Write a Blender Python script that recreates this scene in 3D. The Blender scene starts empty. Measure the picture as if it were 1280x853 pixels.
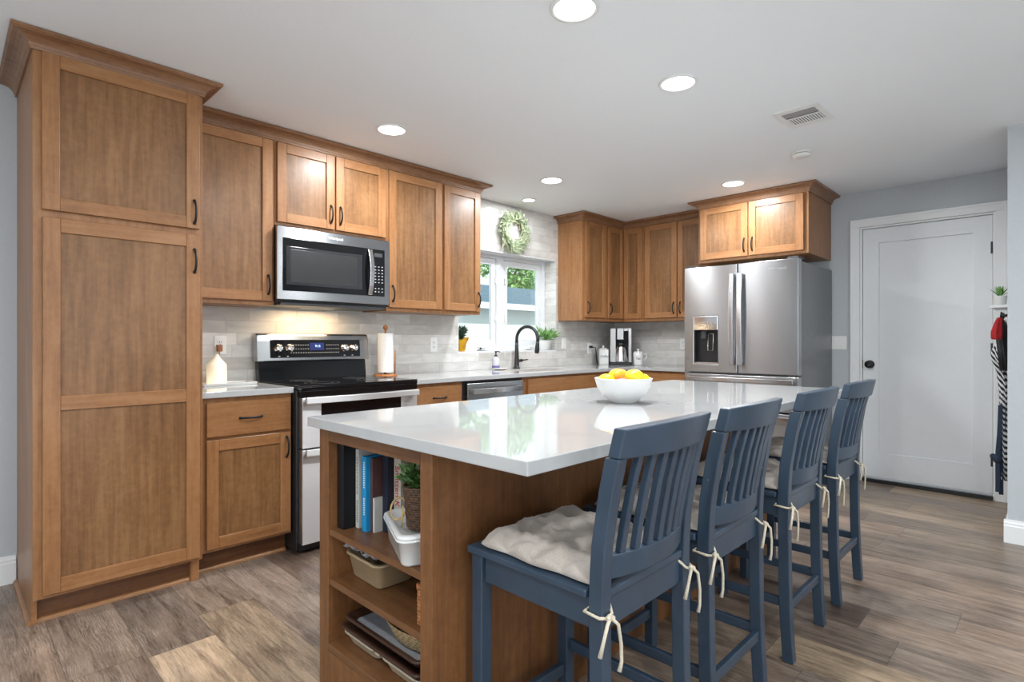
import bpy, bmesh, math, random
from mathutils import Vector, Matrix, noise
PI = math.pi
random.seed(7)
SC = bpy.context.scene
COL = SC.collection

# ------------------------------------------------------------------ camera, world, lights
cam_d = bpy.data.cameras.new('camera'); cam = bpy.data.objects.new('camera', cam_d); COL.objects.link(cam)
cam_d.sensor_fit = 'HORIZONTAL'; cam_d.sensor_width = 36.0; cam_d.lens = 698.0/1280*36.0
cam_d.clip_start = 0.02; cam_d.clip_end = 200
PHI = math.atan2(682, 698)
cam.location = (0, 0, 1.18); cam.rotation_euler = (PI/2, 0, PHI - PI/2)
SC.camera = cam
SC.view_settings.view_transform = 'Standard'; SC.view_settings.look = 'None'
SC.view_settings.gamma = 1.0; SC.view_settings.use_curve_mapping = False
SC.view_settings.exposure = 0.13

W = bpy.data.worlds.new('overcast_sky'); SC.world = W; W.use_nodes = True
wb = W.node_tree.nodes['Background']; wb.inputs[0].default_value = (0.86, 0.94, 1.0, 1); wb.inputs[1].default_value = 1.5

def area(name, loc, rot, sx, sy, power, col=(1, 1, 1), shape='RECTANGLE', spread=PI):
    l = bpy.data.lights.new(name, 'AREA'); l.shape = shape; l.size = sx; l.size_y = sy
    l.energy = power; l.color = col; l.spread = spread
    o = bpy.data.objects.new(name, l); COL.objects.link(o); o.location = loc; o.rotation_euler = rot
    return o
# added fill lights standing in for daylight behind the camera, tilted up at the ceiling
area('fill_light_rear', (-3.10, 0.4, 1.15), (0, -PI/2-.6, 0), 1.8, 3.2, 37, (0.84, 0.93, 1.0))
area('fill_light_side', (0.6, -2.90, 1.15), (PI/2+.6, 0, 0), 3.6, 1.8, 40, (0.84, 0.93, 1.0))
LAMP_W = 21.0
sd = bpy.data.lights.new('sun', 'SUN'); sd.energy = 4.0; sd.angle = .02; sd.color = (1, .97, .92)
sun = bpy.data.objects.new('sun', sd); COL.objects.link(sun); sun.rotation_euler = (math.radians(50), 0, math.radians(-12))

# ------------------------------------------------------------------ materials
MATS = {}
class NB:
    def __init__(s, name):
        s.m = bpy.data.materials.new(name); s.m.use_nodes = True; s.t = s.m.node_tree
        s.b = s.t.nodes['Principled BSDF']; MATS[name] = s.m
    def n(s, typ, **k):
        nd = s.t.nodes.new(typ)
        for a, v in k.items():
            if a.startswith('i_'):
                key = a[2:]; key = int(key) if key.isdigit() else key.replace('_', ' ')
                s.put(nd.inputs[key], v)
            else: setattr(nd, a, v)
        return nd
    def put(s, sock, v):
        if isinstance(v, bpy.types.NodeSocket): s.t.links.new(v, sock)
        else: sock.default_value = v
    def math(s, op, a, b=0.0, c=0.0):
        nd = s.t.nodes.new('ShaderNodeMath'); nd.operation = op
        s.put(nd.inputs[0], a); s.put(nd.inputs[1], b)
        if len(nd.inputs) > 2: s.put(nd.inputs[2], c)
        return nd.outputs[0]
    def ramp(s, fac, stops, interp='LINEAR'):
        nd = s.t.nodes.new('ShaderNodeValToRGB'); nd.color_ramp.interpolation = interp
        e = nd.color_ramp.elements
        while len(e) < len(stops): e.new(0.5)
        for i, (p, c) in enumerate(stops):
            e[i].position = p; e[i].color = (c[0], c[1], c[2], 1)
        s.put(nd.inputs[0], fac); return nd.outputs[0]
    def mix(s, f, a, b, blend='MIX'):
        nd = s.t.nodes.new('ShaderNodeMix'); nd.data_type = 'RGBA'; nd.blend_type = blend
        s.put(nd.inputs[0], f)
        for sk, v in ((nd.inputs[6], a), (nd.inputs[7], b)):
            s.put(sk, v if isinstance(v, bpy.types.NodeSocket) else (v[0], v[1], v[2], 1))
        return nd.outputs[2]
    def coord(s, rnd=True, world=False):
        if world:
            return s.t.nodes.new('ShaderNodeNewGeometry').outputs['Position']
        c = s.t.nodes.new('ShaderNodeTexCoord').outputs['Object']
        if not rnd: return c
        r = s.t.nodes.new('ShaderNodeObjectInfo').outputs['Random']
        v = s.t.nodes.new('ShaderNodeVectorMath'); v.operation = 'SCALE'; v.inputs[0].default_value = (13, 7, 5)
        s.t.links.new(r, v.inputs['Scale'])
        a = s.t.nodes.new('ShaderNodeVectorMath'); a.operation = 'ADD'
        s.t.links.new(c, a.inputs[0]); s.t.links.new(v.outputs[0], a.inputs[1])
        return a.outputs[0]
    def noise(s, vec, scale, detail=4, rough=.55, dist=0, sc=None):
        if sc:
            mp = s.n('ShaderNodeMapping'); s.t.links.new(vec, mp.inputs[0]); mp.inputs['Scale'].default_value = sc; vec = mp.outputs[0]
        nd = s.n('ShaderNodeTexNoise'); s.t.links.new(vec, nd.inputs['Vector'])
        nd.inputs['Scale'].default_value = scale; nd.inputs['Detail'].default_value = detail
        nd.inputs['Roughness'].default_value = rough; nd.inputs['Distortion'].default_value = dist
        return nd.outputs['Fac']
    def bump(s, h, strength=.2, dist=.002):
        nd = s.n('ShaderNodeBump'); nd.inputs['Strength'].default_value = strength; nd.inputs['Distance'].default_value = dist
        s.t.links.new(h, nd.inputs['Height']); s.t.links.new(nd.outputs[0], s.b.inputs['Normal'])
    def base(s, c):
        s.put(s.b.inputs['Base Color'], c if isinstance(c, bpy.types.NodeSocket) else (c[0], c[1], c[2], 1))
        return s
    def set(s, **k):
        for a, v in k.items(): s.put(s.b.inputs[a.replace('_', ' ')], v)
        return s

def sr(r, g, b):
    f = lambda v: ((v/255+.055)/1.055)**2.4 if v > 10 else v/255/12.92
    return (f(r), f(g), f(b))
def plain(name, c, rough=.5, metal=0, mottle=.06, scale=20, **k):
    s = NB(name); v = s.coord()
    f = s.noise(v, scale, 3)
    lo = tuple(x*(1-mottle) for x in c); hi = tuple(min(1, x*(1+mottle)) for x in c)
    s.base(s.ramp(f, [(0.3, lo), (0.7, hi)])); s.set(Roughness=rough, Metallic=metal, **k)
    return s.m
def wood(name, dark, mid, light, axis='z', rough=.40, fine=1.0, coat=.08):
    s = NB(name); v = s.coord()
    sc = {'z': (14, 14, .9), 'x': (.9, 14, 14), 'y': (14, .9, 14)}[axis]
    g = s.noise(v, 3.2*fine, 8, .62, .25, sc)
    fl = s.noise(v, 14*fine, 4, .7, 0, {'z': (14, 14, .35), 'x': (.35, 14, 14), 'y': (14, .35, 14)}[axis])
    bl = s.noise(v, 3.0, 3, .5, .6, {'z': (1.6, 1.6, .7), 'x': (.7, 1.6, 1.6), 'y': (1.6, .7, 1.6)}[axis])
    a = s.math('ADD', s.math('MULTIPLY', g, .5), s.math('MULTIPLY', bl, .35))
    mo = s.noise(v, 38, 4, .65); a = s.math('ADD', s.math('MULTIPLY', a, .82), s.math('ADD', s.math('MULTIPLY', fl, .13), s.math('MULTIPLY', mo, .20)))
    s.base(s.ramp(a, [(.36, dark), (.5, mid), (.64, light)]))
    s.set(Roughness=rough, Coat_Weight=coat, Coat_Roughness=.22, Specular_IOR_Level=.38); s.bump(fl, .06, .001)
    return s.m

WD, WM, WL = sr(122, 81, 48), sr(148, 102, 63), sr(163, 119, 80)
wood('maple_vertical', WD, WM, WL, 'z'); wood('maple_horizontal', WD, WM, WL, 'x')
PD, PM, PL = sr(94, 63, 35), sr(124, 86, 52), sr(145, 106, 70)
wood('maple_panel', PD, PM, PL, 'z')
wood('maple_crown', sr(100, 68, 44), sr(134, 96, 68), sr(150, 112, 82), 'x')
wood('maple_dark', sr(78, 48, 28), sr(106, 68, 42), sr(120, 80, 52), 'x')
wood('island_wood', sr(92, 58, 34), sr(118, 78, 46), sr(138, 94, 58), 'z')
wood('island_shelf', sr(84, 54, 32), sr(108, 72, 44), sr(126, 86, 54), 'y')
wood('handle_wood', sr(130, 78, 40), sr(164, 104, 58), sr(186, 126, 76), 'z', rough=.5)
plain('wall_paint', (.49, .52, .545), .75, mottle=.02, scale=60)
s = NB('ceiling_paint'); v = s.coord(world=True); f = s.noise(v, 55, 4, .6); s.base((.855, .885, .915)); s.set(Roughness=.9); s.bump(f, .25, .004)
plain('white_trim', (.80, .81, .81), .4, mottle=.01)
plain('white_door', (.76, .78, .80), .42, mottle=.01)
plain('white_vinyl', (.72, .74, .76), .35, mottle=.01)
plain('white_ceramic', (.70, .70, .685), .14, mottle=.01)
plain('white_plastic', (.80, .80, .78), .35, mottle=.01)
plain('cream_ceramic', sr(196, 184, 162), .3, mottle=.05)
plain('stoneware', sr(170, 148, 116), .45, mottle=.08)
plain('black_metal', (.012, .012, .013), .35, mottle=.1, scale=40)
plain('bronze_pull', (.010, .009, .008), .4, .3, mottle=.1)
plain('black_gloss', (.006, .006, .007), .05, mottle=.01)
plain('black_plastic', (.014, .014, .016), .4, mottle=.05)
plain('dark_grey_plastic', (.05, .052, .056), .4, mottle=.05)
plain('navy_cloth', sr(44, 54, 74), .9, mottle=.15, scale=90)
plain('fabric_red', sr(170, 30, 34), .85, mottle=.15, scale=60)
plain('dark_earth', (.03, .02, .014), .95, mottle=.3)
plain('gold_foil', sr(222, 170, 40), .28, .7, mottle=.15, scale=30)
plain('twine', sr(206, 196, 176), .9, mottle=.1, scale=200)
plain('rope_tan', sr(166, 140, 96), .9, mottle=.15, scale=200)
plain('grey_paper', sr(150, 152, 158), .8, mottle=.1)
plain('dark_pan', sr(62, 40, 30), .4, mottle=.2)
plain('paper_white', (.82, .81, .79), .9, mottle=.02, scale=80)
plain('chrome', (.8, .8, .82), .12, 1.0, mottle=.01)
plain('outlet_grey', sr(176, 176, 176), .4, mottle=.01)

def steel(name, c=(.43, .44, .455), rough=.27, axis='x'):
    s = NB(name); v = s.coord()
    f = s.noise(v, 30, 2, .5, 0, {'x': (.2, 8, 8), 'z': (8, 8, .2)}[axis])
    s.base(s.ramp(f, [(.3, tuple(x*.97 for x in c)), (.7, c)])); s.set(Metallic=1.0, Roughness=rough)
    s.set(Anisotropic=.85)
    tg = s.n('ShaderNodeCombineXYZ'); tg.inputs[2].default_value = 1.0; s.t.links.new(tg.outputs[0], s.b.inputs['Tangent'])
    return s.m
steel('stainless'); steel('oven_steel', (.78, .78, .79), .5); steel('stainless_light', (.66, .66, .67), .22)
plain('fridge_side', (.24, .245, .25), .34, .75, mottle=.04)

# painted blue stool with little worn flecks
s = NB('blue_paint'); v = s.coord(); f = s.noise(v, 8, 3); g = s.noise(v, 46, 2, .5, 0, (1.6, 1.6, .8))
c = s.ramp(f, [(.3, sr(44, 60, 76)), (.7, sr(52, 69, 87))])
s.base(s.mix(s.ramp(g, [(.795, (0, 0, 0)), (.81, (1, 1, 1))]), c, sr(196, 194, 190))); s.set(Roughness=.38, Coat_Weight=.2, Coat_Roughness=.2)
# linen cushion
s = NB('linen'); v = s.coord(); f = s.noise(v, 260, 2); g = s.noise(v, 9, 3)
s.base(s.ramp(s.math('ADD', s.math('MULTIPLY', f, .4), s.math('MULTIPLY', g, .6)), [(.35, sr(166, 155, 145)), (.65, sr(194, 184, 174))])); s.set(Roughness=.92, Sheen_Weight=.25); s.bump(f, .35, .0015)
# quartz
s = NB('quartz'); v = s.coord(False); a = s.noise(v, 1.3, 7, .6, 1.6); b = s.noise(v, 40, 3)
vein = s.math('ABSOLUTE', s.math('SUBTRACT', a, .5))
s.base(s.ramp(vein, [(0.0, (.44, .445, .45)), (.035, (.465, .47, .47)), (1.0, (.475, .48, .48))])); s.set(Roughness=.03, Specular_IOR_Level=.85)
# floor planks (run along Y)
s = NB('plank_floor'); pos = s.coord(world=True)
sp = s.n('ShaderNodeSeparateXYZ'); s.t.links.new(pos, sp.inputs[0]); X, Y = sp.outputs[0], sp.outputs[1]
PW, PLN = .2325, 1.22
u = s.math('DIVIDE', s.math('SUBTRACT', X, .074), PW); row = s.math('FLOOR', u); fu = s.math('FRACT', u)
wn = s.n('ShaderNodeTexWhiteNoise', noise_dimensions='1D'); s.t.links.new(s.math('ADD', row, 17.3), wn.inputs['W'])
vv = s.math('ADD', s.math('DIVIDE', Y, PLN), wn.outputs['Value']); cell = s.math('FLOOR', vv); fv = s.math('FRACT', vv)
cb = s.n('ShaderNodeCombineXYZ'); s.t.links.new(row, cb.inputs[0]); s.t.links.new(cell, cb.inputs[1])
w2 = s.n('ShaderNodeTexWhiteNoise', noise_dimensions='3D'); s.t.links.new(cb.outputs[0], w2.inputs['Vector'])
rnd = w2.outputs['Value']
off = s.n('ShaderNodeVectorMath', operation='SCALE'); s.t.links.new(w2.outputs['Color'], off.inputs[0]); off.inputs['Scale'].default_value = 20
pa = s.n('ShaderNodeVectorMath', operation='ADD'); s.t.links.new(pos, pa.inputs[0]); s.t.links.new(off.outputs[0], pa.inputs[1])
g1 = s.noise(pa.outputs[0], 3.0, 8, .65, .9, (7, .75, 1)); g2 = s.noise(pa.outputs[0], 24, 5, .7, .4, (9, .5, 1)); g3 = s.noise(pa.outputs[0], 1.6, 3, .5, .3, (1.5, 1, 1))
wv = s.n('ShaderNodeTexWave', wave_type='BANDS', bands_direction='X'); mpw = s.n('ShaderNodeMapping'); mpw.inputs['Scale'].default_value = (1, .16, 1); s.t.links.new(pa.outputs[0], mpw.inputs[0]); s.t.links.new(mpw.outputs[0], wv.inputs['Vector'])
wv.inputs['Scale'].default_value = 34; wv.inputs['Distortion'].default_value = 11; wv.inputs['Detail'].default_value = 3; wv.inputs['Detail Scale'].default_value = 1.2
tone = s.ramp(rnd, [(0.0, sr(100, 84, 74)), (.22, sr(130, 115, 102)), (.42, sr(144, 124, 108)), (.6, sr(112, 102, 94)), (.78, sr(152, 133, 111)), (.93, sr(164, 143, 120))])
g4 = s.noise(pa.outputs[0], 60, 4, .75, .8, (3, .5, 1))
gr = s.math('ADD', s.math('MULTIPLY', g1, .46), s.math('ADD', s.math('MULTIPLY', g2, .28), s.math('ADD', s.math('MULTIPLY', g3, .12), s.math('MULTIPLY', g4, .14))))
col = s.mix(1.0, tone, s.ramp(gr, [(.40, (.36, .33, .31)), (.495, (.95, .92, .89)), (.59, (1.5, 1.46, 1.42))]), 'MULTIPLY')
col = s.mix(s.math('MULTIPLY', s.math('GREATER_THAN', g3, .53), s.math('MULTIPLY', s.math('POWER', wv.outputs['Fac'], 5.0), .28)), col, sr(196, 182, 168))
e1 = s.math('MINIMUM', fu, s.math('SUBTRACT', 1.0, fu)); e2 = s.math('MINIMUM', fv, s.math('SUBTRACT', 1.0, fv))
gap = s.math('MAXIMUM', s.math('LESS_THAN', e1, .006), s.math('LESS_THAN', e2, .0012))
s.base(s.mix(s.math('MULTIPLY', gap, .55), col, (.05, .04, .035)))
s.set(Roughness=s.math('ADD', s.math('MULTIPLY', g2, .12), .30)); s.bump(s.math('SUBTRACT', g2, gap), .12, .0015)
# stone tile, both wall directions
def tile(name, horiz):
    s = NB(name); pos = s.coord(world=True)
    sp = s.n('ShaderNodeSeparateXYZ'); s.t.links.new(pos, sp.inputs[0])
    H = sp.outputs[0] if horiz == 'x' else sp.outputs[1]; Z = sp.outputs[2]
    TH, TL = .0765, .305
    v_ = s.math('DIVIDE', s.math('SUBTRACT', Z, .925), TH); row = s.math('FLOOR', v_); fz = s.math('FRACT', v_)
    wn = s.n('ShaderNodeTexWhiteNoise', noise_dimensions='1D'); s.t.links.new(row, wn.inputs['W'])
    h_ = s.math('ADD', s.math('DIVIDE', H, TL), wn.outputs['Value']); cell = s.math('FLOOR', h_); fh = s.math('FRACT', h_)
    cb = s.n('ShaderNodeCombineXYZ'); s.t.links.new(row, cb.inputs[0]); s.t.links.new(cell, cb.inputs[1])
    w2 = s.n('ShaderNodeTexWhiteNoise', noise_dimensions='3D'); s.t.links.new(cb.outputs[0], w2.inputs['Vector'])
    off = s.n('ShaderNodeVectorMath', operation='SCALE'); s.t.links.new(w2.outputs['Color'], off.inputs[0]); off.inputs['Scale'].default_value = 9
    pa = s.n('ShaderNodeVectorMath', operation='ADD'); s.t.links.new(pos, pa.inputs[0]); s.t.links.new(off.outputs[0], pa.inputs[1])
    n1 = s.noise(pa.outputs[0], 5, 5, .6, .8, (1, 1, 2.5)); 
    tone = s.ramp(w2.outputs['Value'], [(0, sr(196, 193, 188)), (.5, sr(208, 206, 202)), (1, sr(220, 218, 215))])
    c = s.mix(1.0, tone, s.ramp(n1, [(.35, (.86, .85, .84)), (.6, (1.02, 1.02, 1.02))]), 'MULTIPLY')
    e1 = s.math('MULTIPLY', s.math('MINIMUM', fz, s.math('SUBTRACT', 1.0, fz)), TH); e2 = s.math('MULTIPLY', s.math('MINIMUM', fh, s.math('SUBTRACT', 1.0, fh)), TL)
    gap = s.math('LESS_THAN', s.math('MINIMUM', e1, e2), .0013)
    s.base(s.mix(s.math('MULTIPLY', gap, .75), c, sr(168, 166, 162))); s.set(Roughness=.28); s.bump(s.math('SUBTRACT', 1.0, gap), .25, .001)
tile('tile_along_x', 'x'); tile('tile_along_y', 'y')
def emit(name, c, st):
    s = NB(name); s.base(c); s.put(s.b.inputs['Emission Color'], (c[0], c[1], c[2], 1)); s.put(s.b.inputs['Emission Strength'], st); return s.m
emit('lamp_lens', (1, .99, .97), 6.0); emit('blue_led', (.004, .012, .10), .5); emit('led_digits', (.4, .65, 1), 1.4)
s = NB('glowing_glass'); s.base((.9, .84, .70)); s.set(Roughness=.35)
zc = s.n('ShaderNodeSeparateXYZ'); s.t.links.new(s.coord(False), zc.inputs[0])
s.put(s.b.inputs['Emission Color'], (1, .80, .50, 1)); s.put(s.b.inputs['Emission Strength'], s.math('SUBTRACT', .72, s.math('MULTIPLY', zc.outputs[2], 3.9)))
# clear window glass
s = NB('window_glass'); s.base((1, 1, 1)); s.set(Roughness=0.0, IOR=1.2, Transmission_Weight=1.0)
tr = s.n('ShaderNodeBsdfTransparent'); tr.inputs[0].default_value = (.93, .97, .97, 1); gl = s.n('ShaderNodeBsdfGlossy'); gl.inputs['Roughness'].default_value = .02
mx = s.n('ShaderNodeMixShader'); mx.inputs[0].default_value = .06; s.t.links.new(tr.outputs[0], mx.inputs[1]); s.t.links.new(gl.outputs[0], mx.inputs[2])
s.t.links.new(mx.outputs[0], s.t.nodes['Material Output'].inputs['Surface'])
# leaves
def leafmat(name, a, b, rough=.5):
    s = NB(name); v = s.coord(); f = s.noise(v, 30, 3); s.base(s.ramp(f, [(.35, a), (.65, b)])); s.set(Roughness=rough); return s.m
leafmat('leaf_bright', sr(60, 120, 50), sr(150, 196, 110)); leafmat('leaf_dark', sr(36, 60, 44), sr(74, 104, 84))
leafmat('leaf_wreath', sr(104, 126, 84), sr(196, 202, 172), .7); leafmat('leaf_shelf', sr(40, 72, 34), sr(96, 134, 66))
leafmat('tree_leaf', sr(110, 160, 90), sr(190, 222, 160)); plain('bark', sr(96, 78, 60), .9, mottle=.2)
plain('wreath_vine', sr(120, 84, 50), .8, mottle=.25)
# wicker
def wicker(name, a, b, sc=90):
    s = NB(name); v = s.coord(False)
    w = s.n('ShaderNodeTexWave', wave_type='BANDS', bands_direction='Z'); s.t.links.new(v, w.inputs['Vector']); w.inputs['Scale'].default_value = sc*.5; w.inputs['Distortion'].default_value = 2
    c = s.n('ShaderNodeTexChecker'); s.t.links.new(v, c.inputs['Vector']); c.inputs['Scale'].default_value = sc
    f = s.math('ADD', s.math('MULTIPLY', w.outputs['Fac'], .6), s.math('MULTIPLY', c.outputs['Fac'], .4))
    s.base(s.ramp(f, [(.1, a), (.8, b)])); s.set(Roughness=.7); s.bump(f, .5, .003); return s.m
wicker('wicker_dark', sr(38, 26, 18), sr(98, 70, 48)); wicker('wicker_light', sr(120, 92, 56), sr(204, 180, 138)); wicker('wicker_orange', sr(120, 70, 36), sr(184, 118, 66), 60)
# striped apron
s = NB('striped_cloth'); v = s.coord(False); sp = s.n('ShaderNodeSeparateXYZ'); s.t.links.new(v, sp.inputs[0])
st = s.math('FRACT', s.math('MULTIPLY', s.math('ADD', s.math('ADD', s.math('MULTIPLY', sp.outputs[0], .35), s.math('MULTIPLY', sp.outputs[1], .9)), s.math('MULTIPLY', sp.outputs[2], -.6)), 44))
s.base(s.ramp(s.math('GREATER_THAN', st, .5), [(0, sr(40, 44, 56)), (1, sr(226, 226, 224))])); s.set(Roughness=.9)
# fruit
s = NB('fruit_skin'); v = s.coord(); f = s.noise(v, 9, 3, .6); g = s.noise(v, 90, 2)
s.base(s.ramp(f, [(.38, sr(196, 190, 30)), (.48, sr(246, 204, 20)), (.68, sr(252, 176, 14))])); s.set(Roughness=.38); s.bump(g, .15, .002)
s = NB('mango_skin'); v = s.coord(); f = s.noise(v, 11, 3, .6); s.base(s.ramp(f, [(.35, sr(250, 200, 30)), (.5, sr(246, 160, 20)), (.68, sr(190, 60, 30))])); s.set(Roughness=.35)
plain('peach_skin', sr(232, 110, 100), .5, mottle=.2, scale=12)
# outdoors
s = NB('shingles'); v = s.coord(world=True); b = s.n('ShaderNodeTexBrick'); s.t.links.new(v, b.inputs['Vector']); b.inputs['Scale'].default_value = 5
b.inputs['Color1'].default_value = (*sr(84, 108, 122), 1); b.inputs['Color2'].default_value = (*sr(104, 128, 142), 1); b.inputs['Mortar'].default_value = (*sr(60, 76, 88), 1)
s.base(b.outputs[0]); s.set(Roughness=.9)
plain('siding_white', (.66, .69, .70), .7, mottle=.03, scale=3); plain('pale_bounce_ground', sr(176, 180, 170), .9, mottle=.2, scale=6); plain('fence_white', (.74, .77, .78), .6, mottle=.04)
M = MATS

# ------------------------------------------------------------------ mesh helpers
class MB:
    def __init__(s): s.v = []; s.f = []; s.mi = []; s.mats = []; s.sm = []
    def slot(s, m):
        if m not in s.mats: s.mats.append(m)
        return s.mats.index(m)
    def add(s, vs, fs, m, smooth=False):
        o = len(s.v); k = s.slot(m); s.v += [tuple(p) for p in vs]
        for f in fs: s.f.append(tuple(i+o for i in f)); s.mi.append(k); s.sm.append(smooth)
        return s
    def box(s, x0, x1, y0, y1, z0, z1, m, T=None):
        vs = [Vector((x, y, z)) for x in (x0, x1) for y in (y0, y1) for z in (z0, z1)]
        if T: vs = [T @ p for p in vs]
        return s.add(vs, [(0, 1, 3, 2), (4, 6, 7, 5), (0, 4, 5, 1), (2, 3, 7, 6), (0, 2, 6, 4), (1, 5, 7, 3)], m)
    def loft(s, rings, m, cap=True, closed=True, smooth=True):
        n = len(rings[0]); vs = [p for r in rings for p in r]; fs = []
        for i in range(len(rings)-1):
            for j in range(n if closed else n-1):
                a = i*n+j; b = i*n+(j+1) % n; fs.append((a, b, b+n, a+n))
        if cap: fs.append(tuple(range(n))[::-1]); fs.append(tuple((len(rings)-1)*n+j for j in range(n)))
        return s.add(vs, fs, m, smooth)
    def lathe(s, prof, m, c=(0, 0, 0), n=32, sx=1, sy=1, smooth=True, cap=True):
        rings = [[(c[0]+r*sx*math.cos(2*PI*j/n), c[1]+r*sy*math.sin(2*PI*j/n), c[2]+z) for j in range(n)] for r, z in prof]
        return s.loft(rings, m, cap, True, smooth)
    def tube(s, pts, r, m, n=8, cap=True, flat=1.0):
        P = [Vector(p) for p in pts]; R = r if isinstance(r, (list, tuple)) else [r]*len(P)
        rings = []; up = None
        for i, p in enumerate(P):
            t = (P[min(i+1, len(P)-1)]-P[max(i-1, 0)])
            t = t.normalized() if t.length > 1e-9 else Vector((0, 0, 1))
            if up is None: up = Vector((0, 0, 1)) if abs(t.z) < .9 else Vector((0, 1, 0))
            a = t.cross(up)
            if a.length < 1e-6: a = t.orthogonal()
            a.normalize(); b = a.cross(t).normalized(); up = b
            rings.append([tuple(p+a*R[i]*math.cos(2*PI*j/n)+b*R[i]*flat*math.sin(2*PI*j/n)) for j in range(n)])
        return s.loft(rings, m, cap)
    def rbar(s, pts, hw, hh, m, up=(0, 0, 1)):
        """rectangular bar swept along points: half width hw, half height hh (along up)"""
        P = [Vector(p) for p in pts]; rings = []; U = Vector(up)
        for i, p in enumerate(P):
            t = (P[min(i+1, len(P)-1)]-P[max(i-1, 0)]).normalized(); a = t.cross(U).normalized(); b = a.cross(t).normalized()
            rings.append([tuple(p+a*hw*q+b*hh*w) for q, w in ((-1, -1), (1, -1), (1, 1), (-1, 1))])
        return s.loft(rings, m, True, True, False)
    def sphere(s, c, r, m, n=20, k=12, sx=1, sy=1, sz=1, T=None):
        vs = []; fs = []
        for i in range(k+1):
            a = PI*i/k
            for j in range(n):
                p = Vector((r*sx*math.sin(a)*math.cos(2*PI*j/n), r*sy*math.sin(a)*math.sin(2*PI*j/n), r*sz*math.cos(a)))
                if T: p = T @ p
                vs.append(p+Vector(c))
        for i in range(k):
            for j in range(n): fs.append((i*n+j, (i+1)*n+j, (i+1)*n+(j+1) % n, i*n+(j+1) % n))
        return s.add(vs, fs, m, True)
    def cells(s, us, vs_, keep, w0, w1, m, mp):
        """grid slab with missing cells; mp(u,v,w)->xyz"""
        nu, nv = len(us), len(vs_); V = [mp(a, b, w) for w in (w0, w1) for a in us for b in vs_]; ix = lambda i, j, k: k*nu*nv+i*nv+j; F = []
        K = lambda i, j: 0 <= i < nu-1 and 0 <= j < nv-1 and keep((us[i]+us[i+1])/2, (vs_[j]+vs_[j+1])/2)
        for i in range(nu-1):
            for j in range(nv-1):
                if not K(i, j): continue
                F += [(ix(i, j, 0), ix(i, j+1, 0), ix(i+1, j+1, 0), ix(i+1, j, 0)), (ix(i, j, 1), ix(i+1, j, 1), ix(i+1, j+1, 1), ix(i, j+1, 1))]
                if not K(i-1, j): F.append((ix(i, j, 0), ix(i, j, 1), ix(i, j+1, 1), ix(i, j+1, 0)))
                if not K(i+1, j): F.append((ix(i+1, j, 0), ix(i+1, j+1, 0), ix(i+1, j+1, 1), ix(i+1, j, 1)))
                if not K(i, j-1): F.append((ix(i, j, 0), ix(i+1, j, 0), ix(i+1, j, 1), ix(i, j, 1)))
                if not K(i, j+1): F.append((ix(i, j+1, 0), ix(i, j+1, 1), ix(i+1, j+1, 1), ix(i+1, j+1, 0)))
        return s.add(V, F, m)
    def leaf(s, base, d, up, L, w, m, bend=.3):
        base = Vector(base); d = Vector(d).normalized(); sd = d.cross(Vector(up))
        if sd.length < 1e-4: sd = d.orthogonal()
        sd.normalize(); nn = sd.cross(d).normalized()
        a = base; b = base+d*L*.45+sd*w*.5+nn*L*.04; c = base+d*L*.45-sd*w*.5+nn*L*.04; t = base+d*L-nn*L*bend; md = base+d*L*.5
        return s.add([a, b, t, c, md], [(0, 1, 4), (1, 2, 4), (2, 3, 4), (3, 0, 4)], m)
    def build(s, name, parent=None, bevel=0, seg=2, sub=0, loc=None, rz=None):
        me = bpy.data.meshes.new(name); me.from_pydata([tuple(p) for p in s.v], [], s.f)
        for m in s.mats: me.materials.append(M[m])
        for p, k, sm in zip(me.polygons, s.mi, s.sm): p.material_index = k; p.use_smooth = sm
        bm = bmesh.new(); bm.from_mesh(me); bmesh.ops.recalc_face_normals(bm, faces=bm.faces)
        loose = [v for v in bm.verts if not v.link_faces]
        bmesh.ops.delete(bm, geom=loose, context='VERTS'); bm.to_mesh(me); bm.free(); me.update()
        o = bpy.data.objects.new(name, me); COL.objects.link(o)
        if parent: o.parent = parent
        if loc: o.location = loc
        if rz: o.rotation_euler.z = rz
        if bevel:
            b = o.modifiers.new('bevel', 'BEVEL'); b.width = bevel; b.segments = seg; b.limit_method = 'ANGLE'; b.angle_limit = .6
            b.harden_normals = False
        if sub: q = o.modifiers.new('sub', 'SUBSURF'); q.levels = sub; q.render_levels = sub
        return o

def tag(o, label=None, cat=None, group=None, kind=None):
    if label: o['label'] = label
    if cat: o['category'] = cat
    if group: o['group'] = group
    if kind: o['kind'] = kind
    return o
def struct(o, label=None, cat=None): return tag(o, label, cat, kind='structure')
def thing(name, label, cat, loc=(0, 0, 0), rz=0, group=None):
    o = bpy.data.objects.new(name, None); o.empty_display_size = .1; COL.objects.link(o); o.location = loc; o.rotation_euler = (0, 0, rz)
    return tag(o, label, cat, group)
def copy_tree(o, parent=None):
    c = o.copy(); COL.objects.link(c); c.parent = parent
    for ch in list(o.children): copy_tree(ch, c)
    return c
def text(body, size, parent, loc, rot, mat, name='lettering', sx=1, shear=0, align='CENTER'):
    cu = bpy.data.curves.new(name, 'FONT'); cu.body = body; cu.size = size; cu.align_x = align; cu.align_y = 'CENTER'; cu.extrude = .0003; cu.shear = shear
    cu.materials.append(M[mat]); o = bpy.data.objects.new(name, cu); COL.objects.link(o); 
    me = bpy.data.meshes.new_from_object(o); bpy.data.objects.remove(o); bpy.data.curves.remove(cu); me.name = name
    o = bpy.data.objects.new(name, me); COL.objects.link(o); o.parent = parent; o.location = loc; o.rotation_euler = rot; o.scale = (sx, 1, 1)
    return o
FRONT = (PI/2, 0, 0)
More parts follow.
